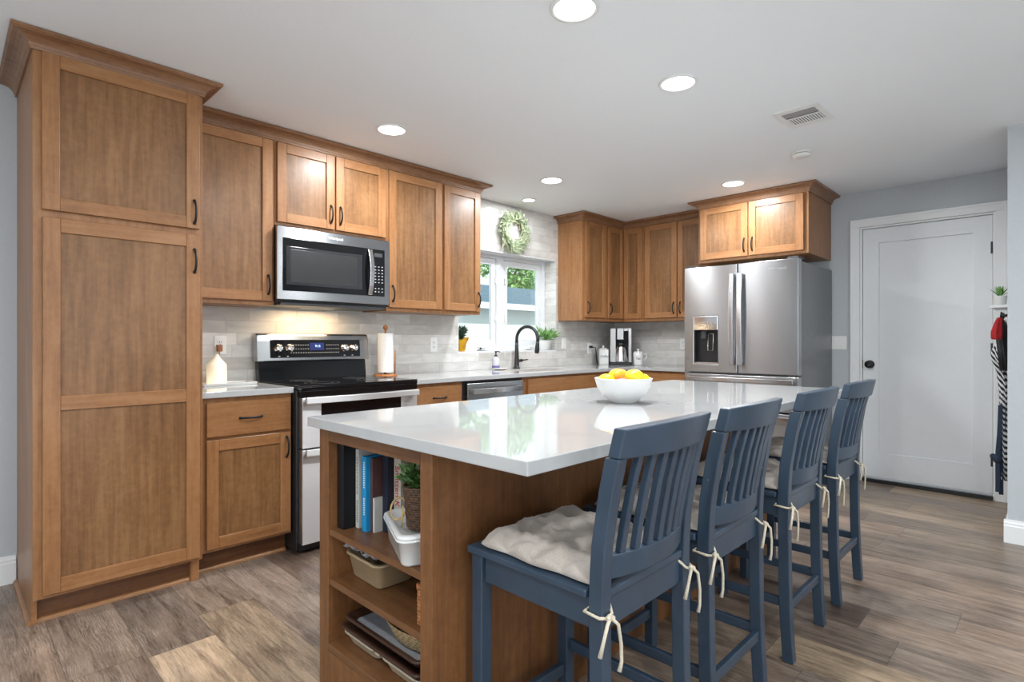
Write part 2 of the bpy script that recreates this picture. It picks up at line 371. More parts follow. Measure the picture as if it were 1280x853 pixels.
def rrect(x0, x1, y0, y1, r, z, n=5):
    P = []
    for cx, cy, a in ((x1-r, y1-r, 0), (x0+r, y1-r, PI/2), (x0+r, y0+r, PI), (x1-r, y0+r, 1.5*PI)):
        for k in range(n+1): P.append((cx+r*math.cos(a+PI/2*k/n), cy+r*math.sin(a+PI/2*k/n), z))
    return P

# ------------------------------------------------------------------ room shell
WY, BX, CH = 3.65, 5.44, 2.44
WX0, WX1, WZ0, WZ1 = 3.065, 4.372, 1.075, 2.0
fl = MB().box(-3.3, 5.75, -3.1, 3.85, -.08, 0, 'plank_floor').build('floor'); struct(fl, 'wood look plank floor in brown and grey tones', 'floor')
ce = MB().box(-4.5, 5.75, -4.4, 3.95, CH, CH+.12, 'ceiling_paint').build('ceiling'); struct(ce, 'white textured ceiling with recessed lights', 'ceiling')  # slab runs past the outer walls as an added, unseen eave blocking the sun
w = MB().cells([-3.3, WX0, WX1, 5.6], [0, WZ0, WZ1, CH], lambda a, b: not (WX0 < a < WX1 and WZ0 < b < WZ1), WY, WY+.2, 'wall_paint', lambda u, v, w: (u, w, v)).build('wall_left')
struct(w, 'pale blue grey wall behind the cabinets and the sink window', 'wall')
DY0, DY1, DZ = .327, 1.197, 2.137
w = MB().cells([-3.1, DY0, DY1, WY], [0, DZ, CH], lambda a, b: not (DY0 < a < DY1 and b < DZ), BX, BX+.16, 'wall_paint', lambda u, v, w: (w, u, v)).build('wall_back')
struct(w, 'grey wall behind the fridge and around the white door', 'wall')
w = MB().box(4.37, BX-.001, -3.1, .21, 0, CH, 'wall_paint').build('wall_right'); struct(w, 'pale grey wall end at the right edge, hiding the apron nook', 'wall')
w = MB().cells([-3.1, -1.3, 2.1, 3.65], [0, .1, 2.2, CH], lambda a, b: not (-1.3 < a < 2.1 and .1 < b < 2.2), -3.3, -3.15, 'wall_paint', lambda u, v, w: (w, u, v)).build('wall_rear'); struct(w, 'wall behind the camera with a wide opening', 'wall')
w = MB().cells([-3.15, -1.3, 2.5, 4.37], [0, .1, 2.2, CH], lambda a, b: not (-1.3 < a < 2.5 and .1 < b < 2.2), -3.1, -2.95, 'wall_paint', lambda u, v, w: (u, w, v)).build('wall_front'); struct(w, 'wall beside the camera with a wide opening', 'wall')

# tile
TY = WY-.009
t = MB().cells([.90, WX0, WX1, BX-.001], [.895, WZ0, WZ1, 2.438], lambda a, b: not (WX0 < a < WX1 and WZ0 < b < WZ1), TY, WY-.0005, 'tile_along_x', lambda u, v, w: (u, w, v)).build('tile_backsplash'); struct(t, 'pale stone subway tile around the sink window', 'tile')
t = MB().box(BX-.009, BX-.0005, 2.345, TY-.0005, .895, 1.42, 'tile_along_y').build('tile_backsplash'); struct(t, 'pale stone subway tile between the corner and the fridge', 'tile')
# window reveals and window
r = MB(); r.box(WX0+.0003, WX1-.0003, TY, WY+.14, WZ0+.0003, WZ0+.014, 'white_vinyl'); r.box(WX1-.012, WX1-.0003, TY, WY+.14, WZ0+.015, WZ1-.0005, 'tile_along_y'); r.box(WX0+.0003, WX0+.012, TY, WY+.14, WZ0+.015, WZ1-.0005, 'tile_along_y'); r.box(WX0+.013, WX1-.013, TY+.003, WY+.14, WZ1-.012, WZ1-.0005, 'white_vinyl')
struct(r.build('trim_1'), 'tiled reveal and white sill of the sink window', 'window trim')
win = thing('window_1', 'white double casement window over the sink', 'window', (0, 0, 0)); win['kind'] = 'structure'
WYF = 3.785
xs = [WX0+.013, 3.145, 3.565, 3.60, 3.81, 3.85, 4.29, WX1-.013]
f = MB()
ZB, ZT = WZ0+.0145, WZ1-.0125
f.cells([WX0+.013, 3.125, 3.665, 3.765, 4.31, WX1-.013], [ZB, 1.135, 1.955, ZT], lambda a, b: not ((3.125 < a < 3.665 or 3.765 < a < 4.31) and 1.135 < b < 1.955), WYF, WYF+.055, 'white_vinyl', lambda u, v, w: (u, w, v))
f.build('window_frame', win, .003)
for a, b, lab in ((3.127, 3.663, 'left'), (3.767, 4.308, 'right')):
    ss = MB().cells([a, a+.055, b-.055, b], [1.137, 1.192, 1.898, 1.953], lambda x, z: not (a+.055 < x < b-.055 and 1.192 < z < 1.898), WYF+.012, WYF+.044, 'white_vinyl', lambda u, v, w: (u, w, v)).build('sash', win, .003)
    MB().box(a+.054, b-.054, WYF+.026, WYF+.030, 1.191, 1.899, 'window_glass').build('pane', ss)
    cx = (a+b)/2+.07
    k = MB(); k.box(cx-.05, cx+.05, WYF-.03, WYF-.0005, 1.098, 1.126, 'white_plastic'); k.tube([(cx+.02, WYF-.035, 1.115), (cx-.03, WYF-.045, 1.12), (cx-.05, WYF-.05, 1.112)], .007, 'white_plastic'); k.sphere((cx-.05, WYF-.05, 1.112), .011, 'black_plastic' if lab == 'left' else 'white_plastic', 12, 8)
    k.build('crank_handle', win)
    lk = MB(); lx = b-.01 if lab == 'left' else a+.01
    for zz in (1.4, 1.75): lk.box(lx-.008, lx+.008, WYF-.012, WYF+.011, zz-.03, zz+.03, 'white_plastic')
    lk.build('latch', win, .002)

# baseboards
def baseboard(name, x0, x1, y0, y1, face, label):
    m = MB(); h = .135
    prof = [(0, .0005), (.016, .0005), (.016, h-.035), (.012, h-.03), (.012, h-.018), (.008, h-.012), (.006, h), (0, h)]
    if face == '-y': rings = [[(x, y0-p, z) for p, z in prof] for x in (x0, x1)]
    if face == '-x': rings = [[(x0-p, y, z) for p, z in prof] for y in (y0, y1)]
    if face == '+y': rings = [[(x, y0+p, z) for p, z in prof] for x in (x0, x1)]
    m.loft(rings, 'white_trim', smooth=False); o = m.build(name); struct(o, label, 'baseboard'); return o
baseboard('baseboard_left', -3.1, .258, WY-.0005, WY, '-y', 'white baseboard left of the pantry cabinet')
baseboard('baseboard_right', 4.3695, 4.3695, -2.9, .226, '-x', 'white baseboard at the foot of the right wall end')
baseboard('baseboard_nook', 4.37, 5.40, .2105, .3, '+y', 'white baseboard inside the apron nook')
baseboard('baseboard_back', BX-.0005, BX, 1.272, 1.40, '-x', 'short white baseboard between fridge and door')

# door
CW = .068
d = MB()
for (a, b) in ((DY1, DY1+CW), (DY0-CW, DY0)):
    d.box(BX-.018, BX-.0005, a, b, .0005, DZ-.0005, 'white_trim'); 
    o_ = b if a == DY1 else a; d.box(BX-.024, BX-.018, (o_-.018 if a == DY1 else o_), (o_ if a == DY1 else o_+.018), .0005, DZ+CW, 'white_trim')
d.box(BX-.018, BX-.0005, DY0-CW, DY1+CW, DZ, DZ+CW, 'white_trim'); d.box(BX-.024, BX-.018, DY0-CW+.018, DY1+CW-.018, DZ+CW-.018, DZ+CW, 'white_trim')
d.box(BX, BX+.15, DY1-.0145, DY1-.0005, .0005, DZ-.0005, 'white_trim'); d.box(BX, BX+.15, DY0+.0005, DY0+.0145, .0005, DZ-.0005, 'white_trim'); d.box(BX, BX+.15, DY0+.015, DY1-.015, DZ-.0145, DZ-.0005, 'white_trim')
struct(d.build('trim_2', bevel=.002), 'white casing around the hall door', 'door trim')
dr = thing('door_1', 'white one panel door with black knob', 'door', (BX+.02, 0, 0)); dr['kind'] = 'structure'
ya, yb, za, zb = DY0+.017, DY1-.017, .042, DZ-.017
m = MB(); py0, py1, pz0, pz1 = .46, 1.063, .25, 1.997
m.cells([ya, py0, py1, yb], [za, pz0, pz1, zb], lambda a, b: not (py0 < a < py1 and pz0 < b < pz1), 0, .044, 'white_door', lambda u, v, w: (w, u, v))
m.box(.013, .04, py0-.002, py1+.002, pz0-.002, pz1+.002, 'white_door')
m.build('door_leaf', dr, .004)
k = MB(); T = Matrix.Translation((0, 1.128, .985)) @ Matrix.Rotation(-PI/2, 4, 'Y')
def TL(m_, prof, mat, T, n=24):
    rings = [[tuple(T @ Vector((r*math.cos(2*PI*j/n), r*math.sin(2*PI*j/n), z))) for j in range(n)] for r, z in prof]; m_.loft(rings, mat)
TL(k, [(.033, 0), (.034, .006), (.012, .008), (.011, .03), (.026, .036), (.031, .048), (.027, .06), (.0, .063)], 'black_metal', T)
k.build('door_knob', dr)
MB().box(-.003, .02, yb+.001, yb+.0015+.004, .95, 1.02, 'black_metal').build('strike_plate', dr)
for z in (.29, 1.12, 1.875):
    h = MB(); h.tube([(-.006, ya-.006, z-.045), (-.006, ya-.006, z+.045)], .007, 'black_metal', 10); h.box(-.003, .0, ya-.013, ya+.012, z-.044, z+.044, 'black_metal'); h.build('hinge', dr)
MB().box(BX-.01, BX+.15, DY0+.016, DY1-.016, .0005, .03, 'black_plastic').build('door_threshold')
struct(bpy.data.objects['door_threshold'], 'black door sill under the white door', 'door sill')

# outlets and switches
def plate(x, y, z, rz, label, kind, n=1, cat='outlet'):
    t = thing('wall_switch' if kind == 'switch' else 'wall_outlet', label, cat, (x, y, z), rz)
    w_ = .035+.023*(n-1)
    MB().box(-w_, w_, -.006, -.0005, -.057, .057, 'white_plastic').build('cover_plate', t, .003)
    for i in range(n):
        cx = (i-(n-1)/2)*.046
        if kind == 'switch':
            MB().box(cx-.016, cx+.016, -.010, -.0065, -.033, .033, 'white_plastic').build('rocker', t, .002)
        else:
            r = MB(); r.box(cx-.017, cx+.017, -.0085, -.0065, -.034, .034, 'white_plastic')
            for zz in (.018, -.018):
                r.box(cx-.008, cx-.005, -.009, -.0086, zz-.005, zz+.006, 'dark_grey_plastic'); r.box(cx+.005, cx+.008, -.009, -.0086, zz-.005, zz+.006, 'dark_grey_plastic'); r.box(cx-.003, cx+.003, -.009, -.0086, zz-.014, zz-.009, 'dark_grey_plastic')
            r.build('receptacle', t)
    return t
plate(1.187, TY, 1.155, 0, 'white outlet on the tile behind the glowing bottle lamp', 'outlet')
plate(2.81, TY, 1.15, 0, 'white outlet on the tile between paper towels and window', 'outlet')
plate(4.487, TY, 1.155, 0, 'white switch on the tile right of the window sill plant', 'switch', cat='switch')
plate(4.925, TY, 1.10, 0, 'white outlet beside the coffee canister with a black plug', 'outlet')
plate(BX-.009, 2.80, 1.15, -PI/2, 'white outlet on the tile left of the fridge', 'outlet')
plate(BX, 1.352, 1.165, -PI/2, 'white double switch between fridge and white door', 'switch', 2, 'switch')

# ------------------------------------------------------------------ cabinets
def pull(parent, x, z, y, vertical=True, L=.108, lab=None):
    m = MB(); h = L/2
    pts = []
    for k in range(11):
        a = k/10; s_ = -h+L*a; out = .027*(math.sin(PI*a)**.45 if 0 < a < 1 else 0)
        pts.append((x, y-out, z+s_) if vertical else (x+s_, y-out, z))
    m.tube(pts, [.0066]+[.0055]*9+[.0066], 'bronze_pull', 8)
    for s_ in (-h, h):
        c = (x, y-.004, z+s_) if vertical else (x+s_, y-.004, z)
        m.sphere(c, .0075, 'bronze_pull', 10, 6)
    return m.build('pull_handle', parent)
def shaker(name, parent, x0, x1, z0, z1, y=0, st=.057, rail=.057, mids=(), handle=None, flat=False):
    m = MB(); yo = y-.020
    if flat:
        m.box(x0, x1, yo, y-.0005, z0, z1, 'maple_horizontal')
    else:
        m.box(x0, x0+st, yo, y-.0005, z0, z1, 'maple_vertical'); m.box(x1-st, x1, yo, y-.0005, z0, z1, 'maple_vertical')
        zz = [(z0, z0+rail), (z1-rail, z1)]+[(c-rail*.5, c+rail*.5) for c in mids]
        for a, b in zz: m.box(x0+st, x1-st, yo, y-.0005, a, b, 'maple_horizontal')
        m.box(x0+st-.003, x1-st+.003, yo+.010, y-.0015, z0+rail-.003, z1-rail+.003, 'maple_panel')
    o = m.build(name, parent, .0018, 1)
    if handle:
        pull(o, handle[0], handle[1], yo, handle[2] if len(handle) > 2 else True)
    return o
def carcass(t, w_, d_, z0, z1, toe=False, side='maple_vertical', zt=.115):
    b = MB()
    b.box(0, w_, .019, d_, z0 if not toe else zt, z1, side)
    b.box(0, w_, 0, .0189, z0 if not toe else zt, z1, 'maple_dark' if False else 'maple_vertical')
    b.build('cabinet_body', t, .001, 1)
    if toe:
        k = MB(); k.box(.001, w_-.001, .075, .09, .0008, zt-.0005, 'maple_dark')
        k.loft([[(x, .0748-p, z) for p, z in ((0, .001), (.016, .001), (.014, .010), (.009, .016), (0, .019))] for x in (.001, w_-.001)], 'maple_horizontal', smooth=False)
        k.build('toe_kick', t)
CRZ = 2.372
def crown_prof(p=.072):
    zt = CH-.003
    pts = [(0, CRZ), (.008, CRZ), (.010, CRZ+.010)]
    for k in range(6):
        a = PI/2*k/5; pts.append((.012+(p-.02)*(1-math.cos(a)), CRZ+.012+.036*math.sin(a)))
    pts += [(p-.004, CRZ+.052), (p, CRZ+.054), (p, zt), (0, zt)]
    return pts
def crown(name, path, outs, mat='maple_crown', parent=None, grow=1.0):
    """path: list of (x,y) corners at cabinet faces; outs: outward mitre vector at each corner"""
    m = MB(); rings = [[(x+ox*p*grow, y+oy*p*grow, z) for p, z in crown_prof()] for (x, y), (ox, oy) in zip(path, outs)]
    m.loft(rings, mat, smooth=False); return m.build(name, parent)

# pantry
P = thing('pantry_cabinet', 'tall maple pantry cabinet with two shaker doors at far left', 'cabinet', (.262, 2.99, 0))
b = MB(); b.box(0, .633, .019, .6575, .115, 2.372, 'maple_vertical'); b.box(0, .633, 0, .0189, .115, 2.372, 'maple_vertical')
b.box(0, .019, .05, .6575, .0008, .1145, 'maple_vertical'); b.box(.595, .633, .05, .6575, .0008, .1145, 'maple_vertical'); b.build('cabinet_body', P, .001, 1)
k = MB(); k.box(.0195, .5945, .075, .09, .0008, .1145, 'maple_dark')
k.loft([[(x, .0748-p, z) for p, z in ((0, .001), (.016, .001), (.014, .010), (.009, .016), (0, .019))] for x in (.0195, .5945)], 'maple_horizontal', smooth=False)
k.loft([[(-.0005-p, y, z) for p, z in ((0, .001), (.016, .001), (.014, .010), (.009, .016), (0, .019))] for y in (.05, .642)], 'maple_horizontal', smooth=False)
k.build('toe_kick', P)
shaker('door', P, .028, .616, 1.722, 2.368, handle=(.592, 1.80), st=.058, rail=.055)
shaker('door', P, .030, .616, .132, 1.692, handle=(.592, 1.565), mids=(.92,), st=.058, rail=.06)
crown('crown_molding', [(0, .655), (0, 0), (.633, 0), (.633, .262)], [(-1, 0), (-1, -1), (1, -1), (1, 0)], parent=P)

def base_cab(label, x, y, rz, w_, depth, doors, drawers):
    t = thing('base_cabinet', label, 'cabinet', (x, y, 0), rz); carcass(t, w_, depth, .115, .892, True)
    for a in drawers: shaker('drawer', t, a[0], a[1], a[2], a[3], flat=True, handle=((a[0]+a[1])/2, (a[2]+a[3])/2, False) if a[4] else None)
    for a in doors: shaker('door', t, a[0], a[1], a[2], a[3], handle=(a[4], a[3]-.08) if a[4] else None)
    return t
base_cab('small maple base cabinet between pantry and range', .897, 3.05, 0, .466, .59, [(.03, .456, .132, .680, .433)], [(.03, .456, .695, .868, 1)])
base_cab('maple base cabinet between range and dishwasher', 2.172, 3.05, 0, .436, .59, [(.02, .42, .132, .70, .045)], [(.02, .42, .715, .868, 1)])
base_cab('maple sink base cabinet right of the dishwasher', 3.235, 3.05, 0, .98, .59, [(.055, .505, .132, .70, .485), (.515, .965, .132, .70, .535)], [(.055, .965, .715, .872, 0)])
base_cab('maple corner base cabinet in front of the coffee maker', 4.218, 3.05, 0, 1.215, .59, [(.02, .56, .132, .868, .54)], [])
base_cab('maple base cabinet left of the fridge', 4.83, 3.012, -PI/2, .655, .605, [(.05, .645, .132, .70, .09)], [(.05, .645, .715, .868, 1)])

def upper_cab(label, x, y, rz, w_, depth, z0, doors):
    t = thing('upper_cabinet', label, 'cabinet', (x, y, 0), rz); carcass(t, w_, depth, z0, 2.3715)
    for a in doors: shaker('door', t, a[0], a[1], a[2], a[3], handle=(a[4], a[2]+.095))
    return t
UY, UD = 3.33, .31
upper_cab('tall maple upper cabinet between pantry and microwave', .897, UY, 0, .487, UD, 1.39, [(.02, .470, 1.415, 2.366, .446)])
upper_cab('short two door maple cabinet above the microwave', 1.385, UY, 0, .771, UD, 1.872, [(.012, .381, 1.892, 2.366, .353), (.390, .760, 1.892, 2.366, .418)])
upper_cab('maple upper cabinet right of the microwave, handle low at its left', 2.157, UY, 0, .493, UD, 1.39, [(.018, .482, 1.415, 2.366, .042)])
upper_cab('narrow maple upper cabinet at the left of the sink window', 2.651, UY, 0, .389, UD, 1.39, [(.012, .376, 1.415, 2.366, .352)])
upper_cab('narrow maple upper cabinet at the right of the sink window', 4.395, UY, 0, .385, UD, 1.385, [(.038, .375, 1.415, 2.366, .062)])
# corner wall cabinet
t = thing('corner_wall_cabinet', 'maple corner wall cabinet above the coffee maker', 'cabinet', (4.781, 3.33, 0))
b = MB(); b.cells([0, .329, .648], [-.255, 0, .31], lambda a, c: not (a < .329 and c < 0), 1.385, 2.3715, 'maple_vertical', lambda u, v, w: (u, v, w)); b.build('cabinet_body', t, .001, 1)
shaker('door', t, .032, .308, 1.415, 2.366, handle=(.06, 1.51), st=.05)
h = bpy.data.objects.new('side_hold', None)
sd = MB(); D = .020
sx = .329
def shaker_x(parent, x, y0, y1, z0, z1, st=.05, rail=.055, hy=None):
    m = MB(); xo = x-.020
    m.box(xo, x-.0005, y0, y0+st, z0, z1, 'maple_vertical'); m.box(xo, x-.0005, y1-st, y1, z0, z1, 'maple_vertical')
    for a, b_ in ((z0, z0+rail), (z1-rail, z1)): m.box(xo, x-.0005, y0+st, y1-st, a, b_, 'maple_vertical')
    m.box(xo+.01, x-.0015, y0+st-.003, y1-st+.003, z0+rail-.003, z1-rail+.003, 'maple_panel'); return m.build('door', parent, .0018, 1)
shaker_x(t, sx, -.235, -.022, 1.415, 2.366)
bpy.data.objects.remove(h)
upper_cab('two door maple wall cabinet left of the fridge', 5.11, 3.073, -PI/2, .735, .32, 1.385, [(.018, .375, 1.415, 2.366, .345), (.385, .725, 1.415, 2.366, .415)])
upper_cab('deep two door maple cabinet above the fridge', 4.82, 2.335, -PI/2, .92, .612, 1.882, [(.022, .447, 1.908, 2.366, .418), (.455, .888, 1.908, 2.366, .486)])
c = crown('crown_molding', [(.897, UY), (3.04, UY), (3.04, WY-.012)], [(0, -1), (1, -1), (1, 0)]); tag(c, 'wooden crown molding over the upper cabinets left of the window', 'molding')
c = crown('crown_molding', [(4.395, WY-.012), (4.395, UY), (5.11, UY), (5.11, 2.338)], [(-1, 0), (-1, -1), (-1, -1), (-1, 0)]); tag(c, 'wooden crown molding over the corner cabinets right of the window', 'molding')
c = crown('crown_molding', [(5.036, 2.335), (4.82, 2.335), (4.82, 1.415), (BX-.002, 1.415)], [(0, 1), (-1, 1), (-1, -1), (0, -1)]); tag(c, 'wooden crown molding over the fridge cabinet', 'molding')

# ------------------------------------------------------------------ counters
CT = .925
o = MB().box(.897, 1.3655, 3.02, TY-.0005, .893, CT, 'quartz').build('countertop', bevel=.003); tag(o, 'short white quartz countertop between pantry and range', 'countertop')
SX0, SX1, SY0, SY1 = 3.42, 4.08, 3.13, 3.49
m = MB().cells([2.168, SX0, SX1, 4.795, BX-.0095], [2.350, 3.02, SY0, SY1, TY-.0005], lambda a, b: (b > 3.02 or a > 4.795) and not (SX0 < a < SX1 and SY0 < b < SY1), .893, CT, 'quartz', lambda u, v, w: (u, v, w))
tag(m.build('countertop', bevel=.003), 'long L-shaped white quartz countertop with the sink, range to fridge', 'countertop')
snk = MB().cells([SX0-.012, SX0+.001, SX1-.001, SX1+.012], [SY0-.012, SY0+.001, SY1-.001, SY1+.012], lambda a, b: not (SX0 < a < SX1 and SY0 < b < SY1), .70, .8915, 'white_ceramic', lambda u, v, w: (u, v, w))
snk.box(SX0, SX1, SY0, SY1, .69, .6995, 'white_ceramic'); snk.lathe([(.03, 0), (.03, .004)], 'chrome', ((SX0+SX1)/2, (SY0+SY1)/2, .70), 16)
tag(snk.build('kitchen_sink'), 'white undermount sink in the counter below the window', 'sink')

# faucet
t = thing('kitchen_faucet', 'matte black gooseneck faucet behind the sink', 'faucet', (3.70, 3.555, CT))
m = MB(); m.lathe([(.031, .0005), (.031, .012), (.024, .018), (.022, .05), (.0165, .20), (.0155, .24)], 'black_metal', n=24)
dx, dy = .16, -.987; pts = []
for k in range(17):
    a = PI*k/16*1.06; R_ = .115; pts.append((dx*R_*(1-math.cos(a)), dy*R_*(1-math.cos(a)), .27+R_*math.sin(a)))
pts = [(0, 0, .23)]+pts; m.tube(pts, .015, 'black_metal', 12); m.build('spout', t)
e = Vector(pts[-1]); d_ = (Vector(pts[-1])-Vector(pts[-2])).normalized()
MB().tube([e, e+d_*.02, e+d_*.085, e+d_*.105], [.0145, .017, .0215, .018], 'black_metal', 14).build('spray_head', t)
m = MB(); m.tube([(.018, 0, .075), (.062, -.008, .075)], .015, 'black_metal', 14); m.tube([(.055, -.007, .077), (.13, -.02, .082)], [.007, .0055], 'black_metal', 10); m.build('lever', t)

# soap bottle and dish
o = MB().lathe([(.0, .0005), (.05, .0005), (.085, .008), (.09, .014), (.086, .013), (.05, .006), (0, .005)], 'white_ceramic', n=32, sy=.65).build('soap_dish', loc=(3.48, 3.545, CT)); tag(o, 'white oval dish under the soap bottle beside the faucet', 'dish')
t = thing('soap_bottle', 'clear soap bottle with purple band and black pump', 'soap bottle', (3.425, 3.545, CT+.0075))
plain('soap_clear', (.78, .80, .86), .12, mottle=.02, Transmission_Weight=.3); plain('soap_label', sr(110, 96, 150), .5)
MB().lathe([(.0, .0005), (.030, .0005), (.033, .006), (.033, .085), (.028, .098), (.013, .104), (.013, .112), (0, .112)], 'soap_clear', n=24).build('bottle', t)
MB().lathe([(.0335, .012), (.0337, .013), (.0337, .030), (.0335, .031)], 'soap_label', n=24, cap=False).build('label_band', t)
m = MB(); m.lathe([(.014, .1125), (.014, .125), (.006, .127), (.006, .148), (.010, .15), (.010, .158), (0, .158)], 'black_plastic', n=16); m.tube([(0, 0, .154), (.012, -.03, .154), (.013, -.036, .148)], .0045, 'black_plastic'); m.build('pump', t)

# paper towel
t = thing('paper_towel_holder', 'wooden paper towel holder with a white roll, right of the range', 'paper towel holder', (2.245, 3.47, CT))
m = MB(); m.lathe([(0, .0005), (.082, .0005), (.084, .008), (.080, .016), (0, .016)], 'handle_wood', n=32); m.build('base', t)
m = MB(); m.tube([(0, 0, .0165), (0, 0, .335)], .008, 'handle_wood', 10); m.sphere((0, 0, .352), .019, 'handle_wood', 16, 10); m.build('rod', t)
m = MB(); m.tube([(.066, -.022, .0165), (.066, -.022, .185)], .0055, 'handle_wood', 10); m.build('side_arm', t)
MB().lathe([(.012, .030), (.054, .030), (.055, .034), (.055, .306), (.054, .31), (.012, .31)], 'paper_white', n=36).build('paper_roll', t)

# bottle lamp and tray
m = MB(); 
rings = [rrect(-.15, .15, -.075, .075, .012, .0008), rrect(-.155, .155, -.08, .08, .014, .014), rrect(-.150, .150, -.075, .075, .012, .014), rrect(-.147, .147, -.072, .072, .012, .006)]
m.loft(rings, 'white_ceramic', smooth=False); o = m.build('serving_tray', loc=(1.165, 3.475, CT), rz=.06); tag(o, 'white rectangular tray beside the range under the bottle lamp', 'tray')
t = thing('bottle_lamp', 'glowing white bottle shaped lamp on a white tray', 'lamp', (1.115, 3.475, CT+.0068))
MB().lathe([(0, .0005), (.050, .0005), (.052, .004), (.052, .105), (.050, .115), (.020, .150), (.012, .166), (.011, .172), (0, .173)], 'glowing_glass', n=36).build('shade', t)
m = MB(); m.box(.048, .070, .115, .156, .185, .225, 'handle_wood'); m.tube([(.058, .13, .19), (.05, .13, .12), (.02, .12, .03), (.0, .06, .006)], .003, 'handle_wood', 6); m.build('plug_and_cord', t)

# ------------------------------------------------------------------ microwave
t = thing('microwave_oven', 'stainless over-the-range microwave with black window', 'microwave', (1.387, 3.265, 0))
WMW = .762; ZM0, ZM1 = 1.425, 1.858
m = MB(); m.box(.0, WMW, .022, .37, ZM0-.012, ZM1+.008, 'black_plastic'); m.box(.02, WMW-.02, .03, .36, ZM0-.03, ZM0-.0125, 'dark_grey_plastic'); m.build('body', t, .002, 1)
m = MB(); m.box(-.012, WMW-.004, 0, .0215, ZM0, ZM1, 'stainless'); dd = m.build('door', t, .004)
m = MB(); m.box(.022, WMW-.045, -.003, -.0003, ZM0+.055, ZM1-.065, 'black_gloss'); g_ = m.build('window_frame', t, .006)
plain('mw_mesh', (.028, .029, .029), .25, mottle=.05); plain('mw_glare', (.028, .028, .032), .12)
m = MB().cells([.04, .066, .515, .545], [ZM0+.09, ZM0+.105, ZM1-.13, ZM1-.115], lambda a, b: not (.066 < a < .515 and ZM0+.105 < b < ZM1-.13), -.006, -.0033, 'mw_glare', lambda u, v, w: (u, w, v)); m.box(.0665, .5145, -.0052, -.0033, ZM0+.1055, ZM1-.1305, 'mw_mesh'); m.build('window', t, .001)
m = MB(); pts = []
for k in range(11):
    a = k/10; pts.append((.598, -.012-.030*math.sin(PI*a), ZM0+.062+(ZM1-ZM0-.135)*a))
m.rbar(pts, .016, .006, 'stainless_light', up=(0, -1, 0)); m.build('handle', t, .003)
m = MB()
m2 = MB()
for i in range(3):
    for j in range(8):
        x = .640+i*.026; z = ZM0+.082+j*.021+(.02 if j > 1 else 0)
        (m if j > 1 else m2).box(x, x+.010, -.0038, -.0031, z, z+.006, 'outlet_grey')
m.build('number_keys', t); m2.build('start_keys', t); MB().box(.637, .697, -.0038, -.0031, ZM1-.115, ZM1-.09, 'dark_grey_plastic').build('display', t)
text('Whirlpool', .024, t, (.36, -.0006, ZM1-.032), FRONT, 'white_plastic')
area('range_task_light', (1.72, 3.50, 1.385), (0, 0, 0), .40, .10, 2.6, (1, .72, .42))
m = MB(); m.box(.24, .46, .20, .27, ZM0-.034, ZM0-.0305, 'white_plastic'); m.build('task_lens', t)

# ------------------------------------------------------------------ range
t = thing('kitchen_range', 'black and stainless double oven electric range', 'range', (1.377, 2.95, 0))
RW = .772
m = MB(); m.box(-.010, RW, .045, .66, .02, .905, 'black_plastic'); m.build('body', t, .002, 1)
m = MB(); m.box(-.002, RW+.002, .0, .60, .9265, .934, 'black_gloss'); m.box(0, RW, .0, .6, .9055, .926, 'black_gloss'); m.box(0, RW, .004, .0445, .872, .905, 'black_gloss'); m.build('cooktop', t, .005)
br = MB()
for (x, y, r) in ((.2, .16, .10), (.56, .16, .115), (.2, .40, .08), (.56, .40, .08)):
    for q in (r, r*.62): br.lathe([(q-.002, .9342), (q-.002, .9346), (q, .9346), (q, .9342)], 'dark_grey_plastic', (x, y, 0), 40, cap=False)
br.build('burner_rings', t)
m = MB(); m.loft([[(x, y, z) for y, z in ((.605, .9255), (.66, .9255), (.670, 1.0), (.675, 1.05), (.620, 1.05), (.612, .99))] for x in (.01, RW-.01)], 'black_gloss', smooth=False); m.build('riser', t, .003)
m = MB(); m.loft([[(x, y, z) for y, z in ((.595, 1.0505), (.605, 1.18), (.613, 1.215), (.625, 1.228), (.675, 1.228), (.680, 1.0505))] for x in (-.006, RW+.006)], 'stainless', smooth=False); cp = m.build('backguard', t, .006)
sl = math.atan2(.010, .13)
Tc = Matrix.Translation((0, .595, 1.0505)) @ Matrix.Rotation(-sl, 4, 'X')
m = MB(); m.box(.075, RW-.065, -.004, -.0005, .022, .138, 'black_gloss', Tc); m.build('control_panel', cp, .002)
m = MB(); m.box(.335, .435, -.0055, -.0042, .068, .118, 'blue_led', Tc); m.build('display', cp)
p_ = Tc @ Vector((.39, -.006, .095)); text('9:15', .022, cp, tuple(p_), (PI/2-sl, 0, 0), 'led_digits')
m = MB()
for i in range(22):
    for j in range(3):
        x = .205+i*.0165
        if .325 < x < .445 and j: continue
        if x > .535: continue
        z = (.050, .075, .10)[j]; m.box(x, x+.007, -.0049, -.0042, z, z+.005, 'outlet_grey', Tc)
for x in (.13, .185, .585, .645): m.box(x-.006, x+.006, -.0049, -.0042, .028, .034, 'outlet_grey', Tc)
m.build('button_marks', cp)
for x in (.125, .198, .587, .655):
    m = MB(); T = Tc @ Matrix.Translation((x, -.0045, .082)) @ Matrix.Rotation(PI/2, 4, 'X')
    TL(m, [(.027, 0), (.028, .004), (.024, .006), (.022, .026), (.019, .029), (0, .029)], 'chrome', T, 28); m.box(x-.004, x+.004, -.038, -.034, .062, .102, 'stainless_light', Tc); m.build('knob', cp)
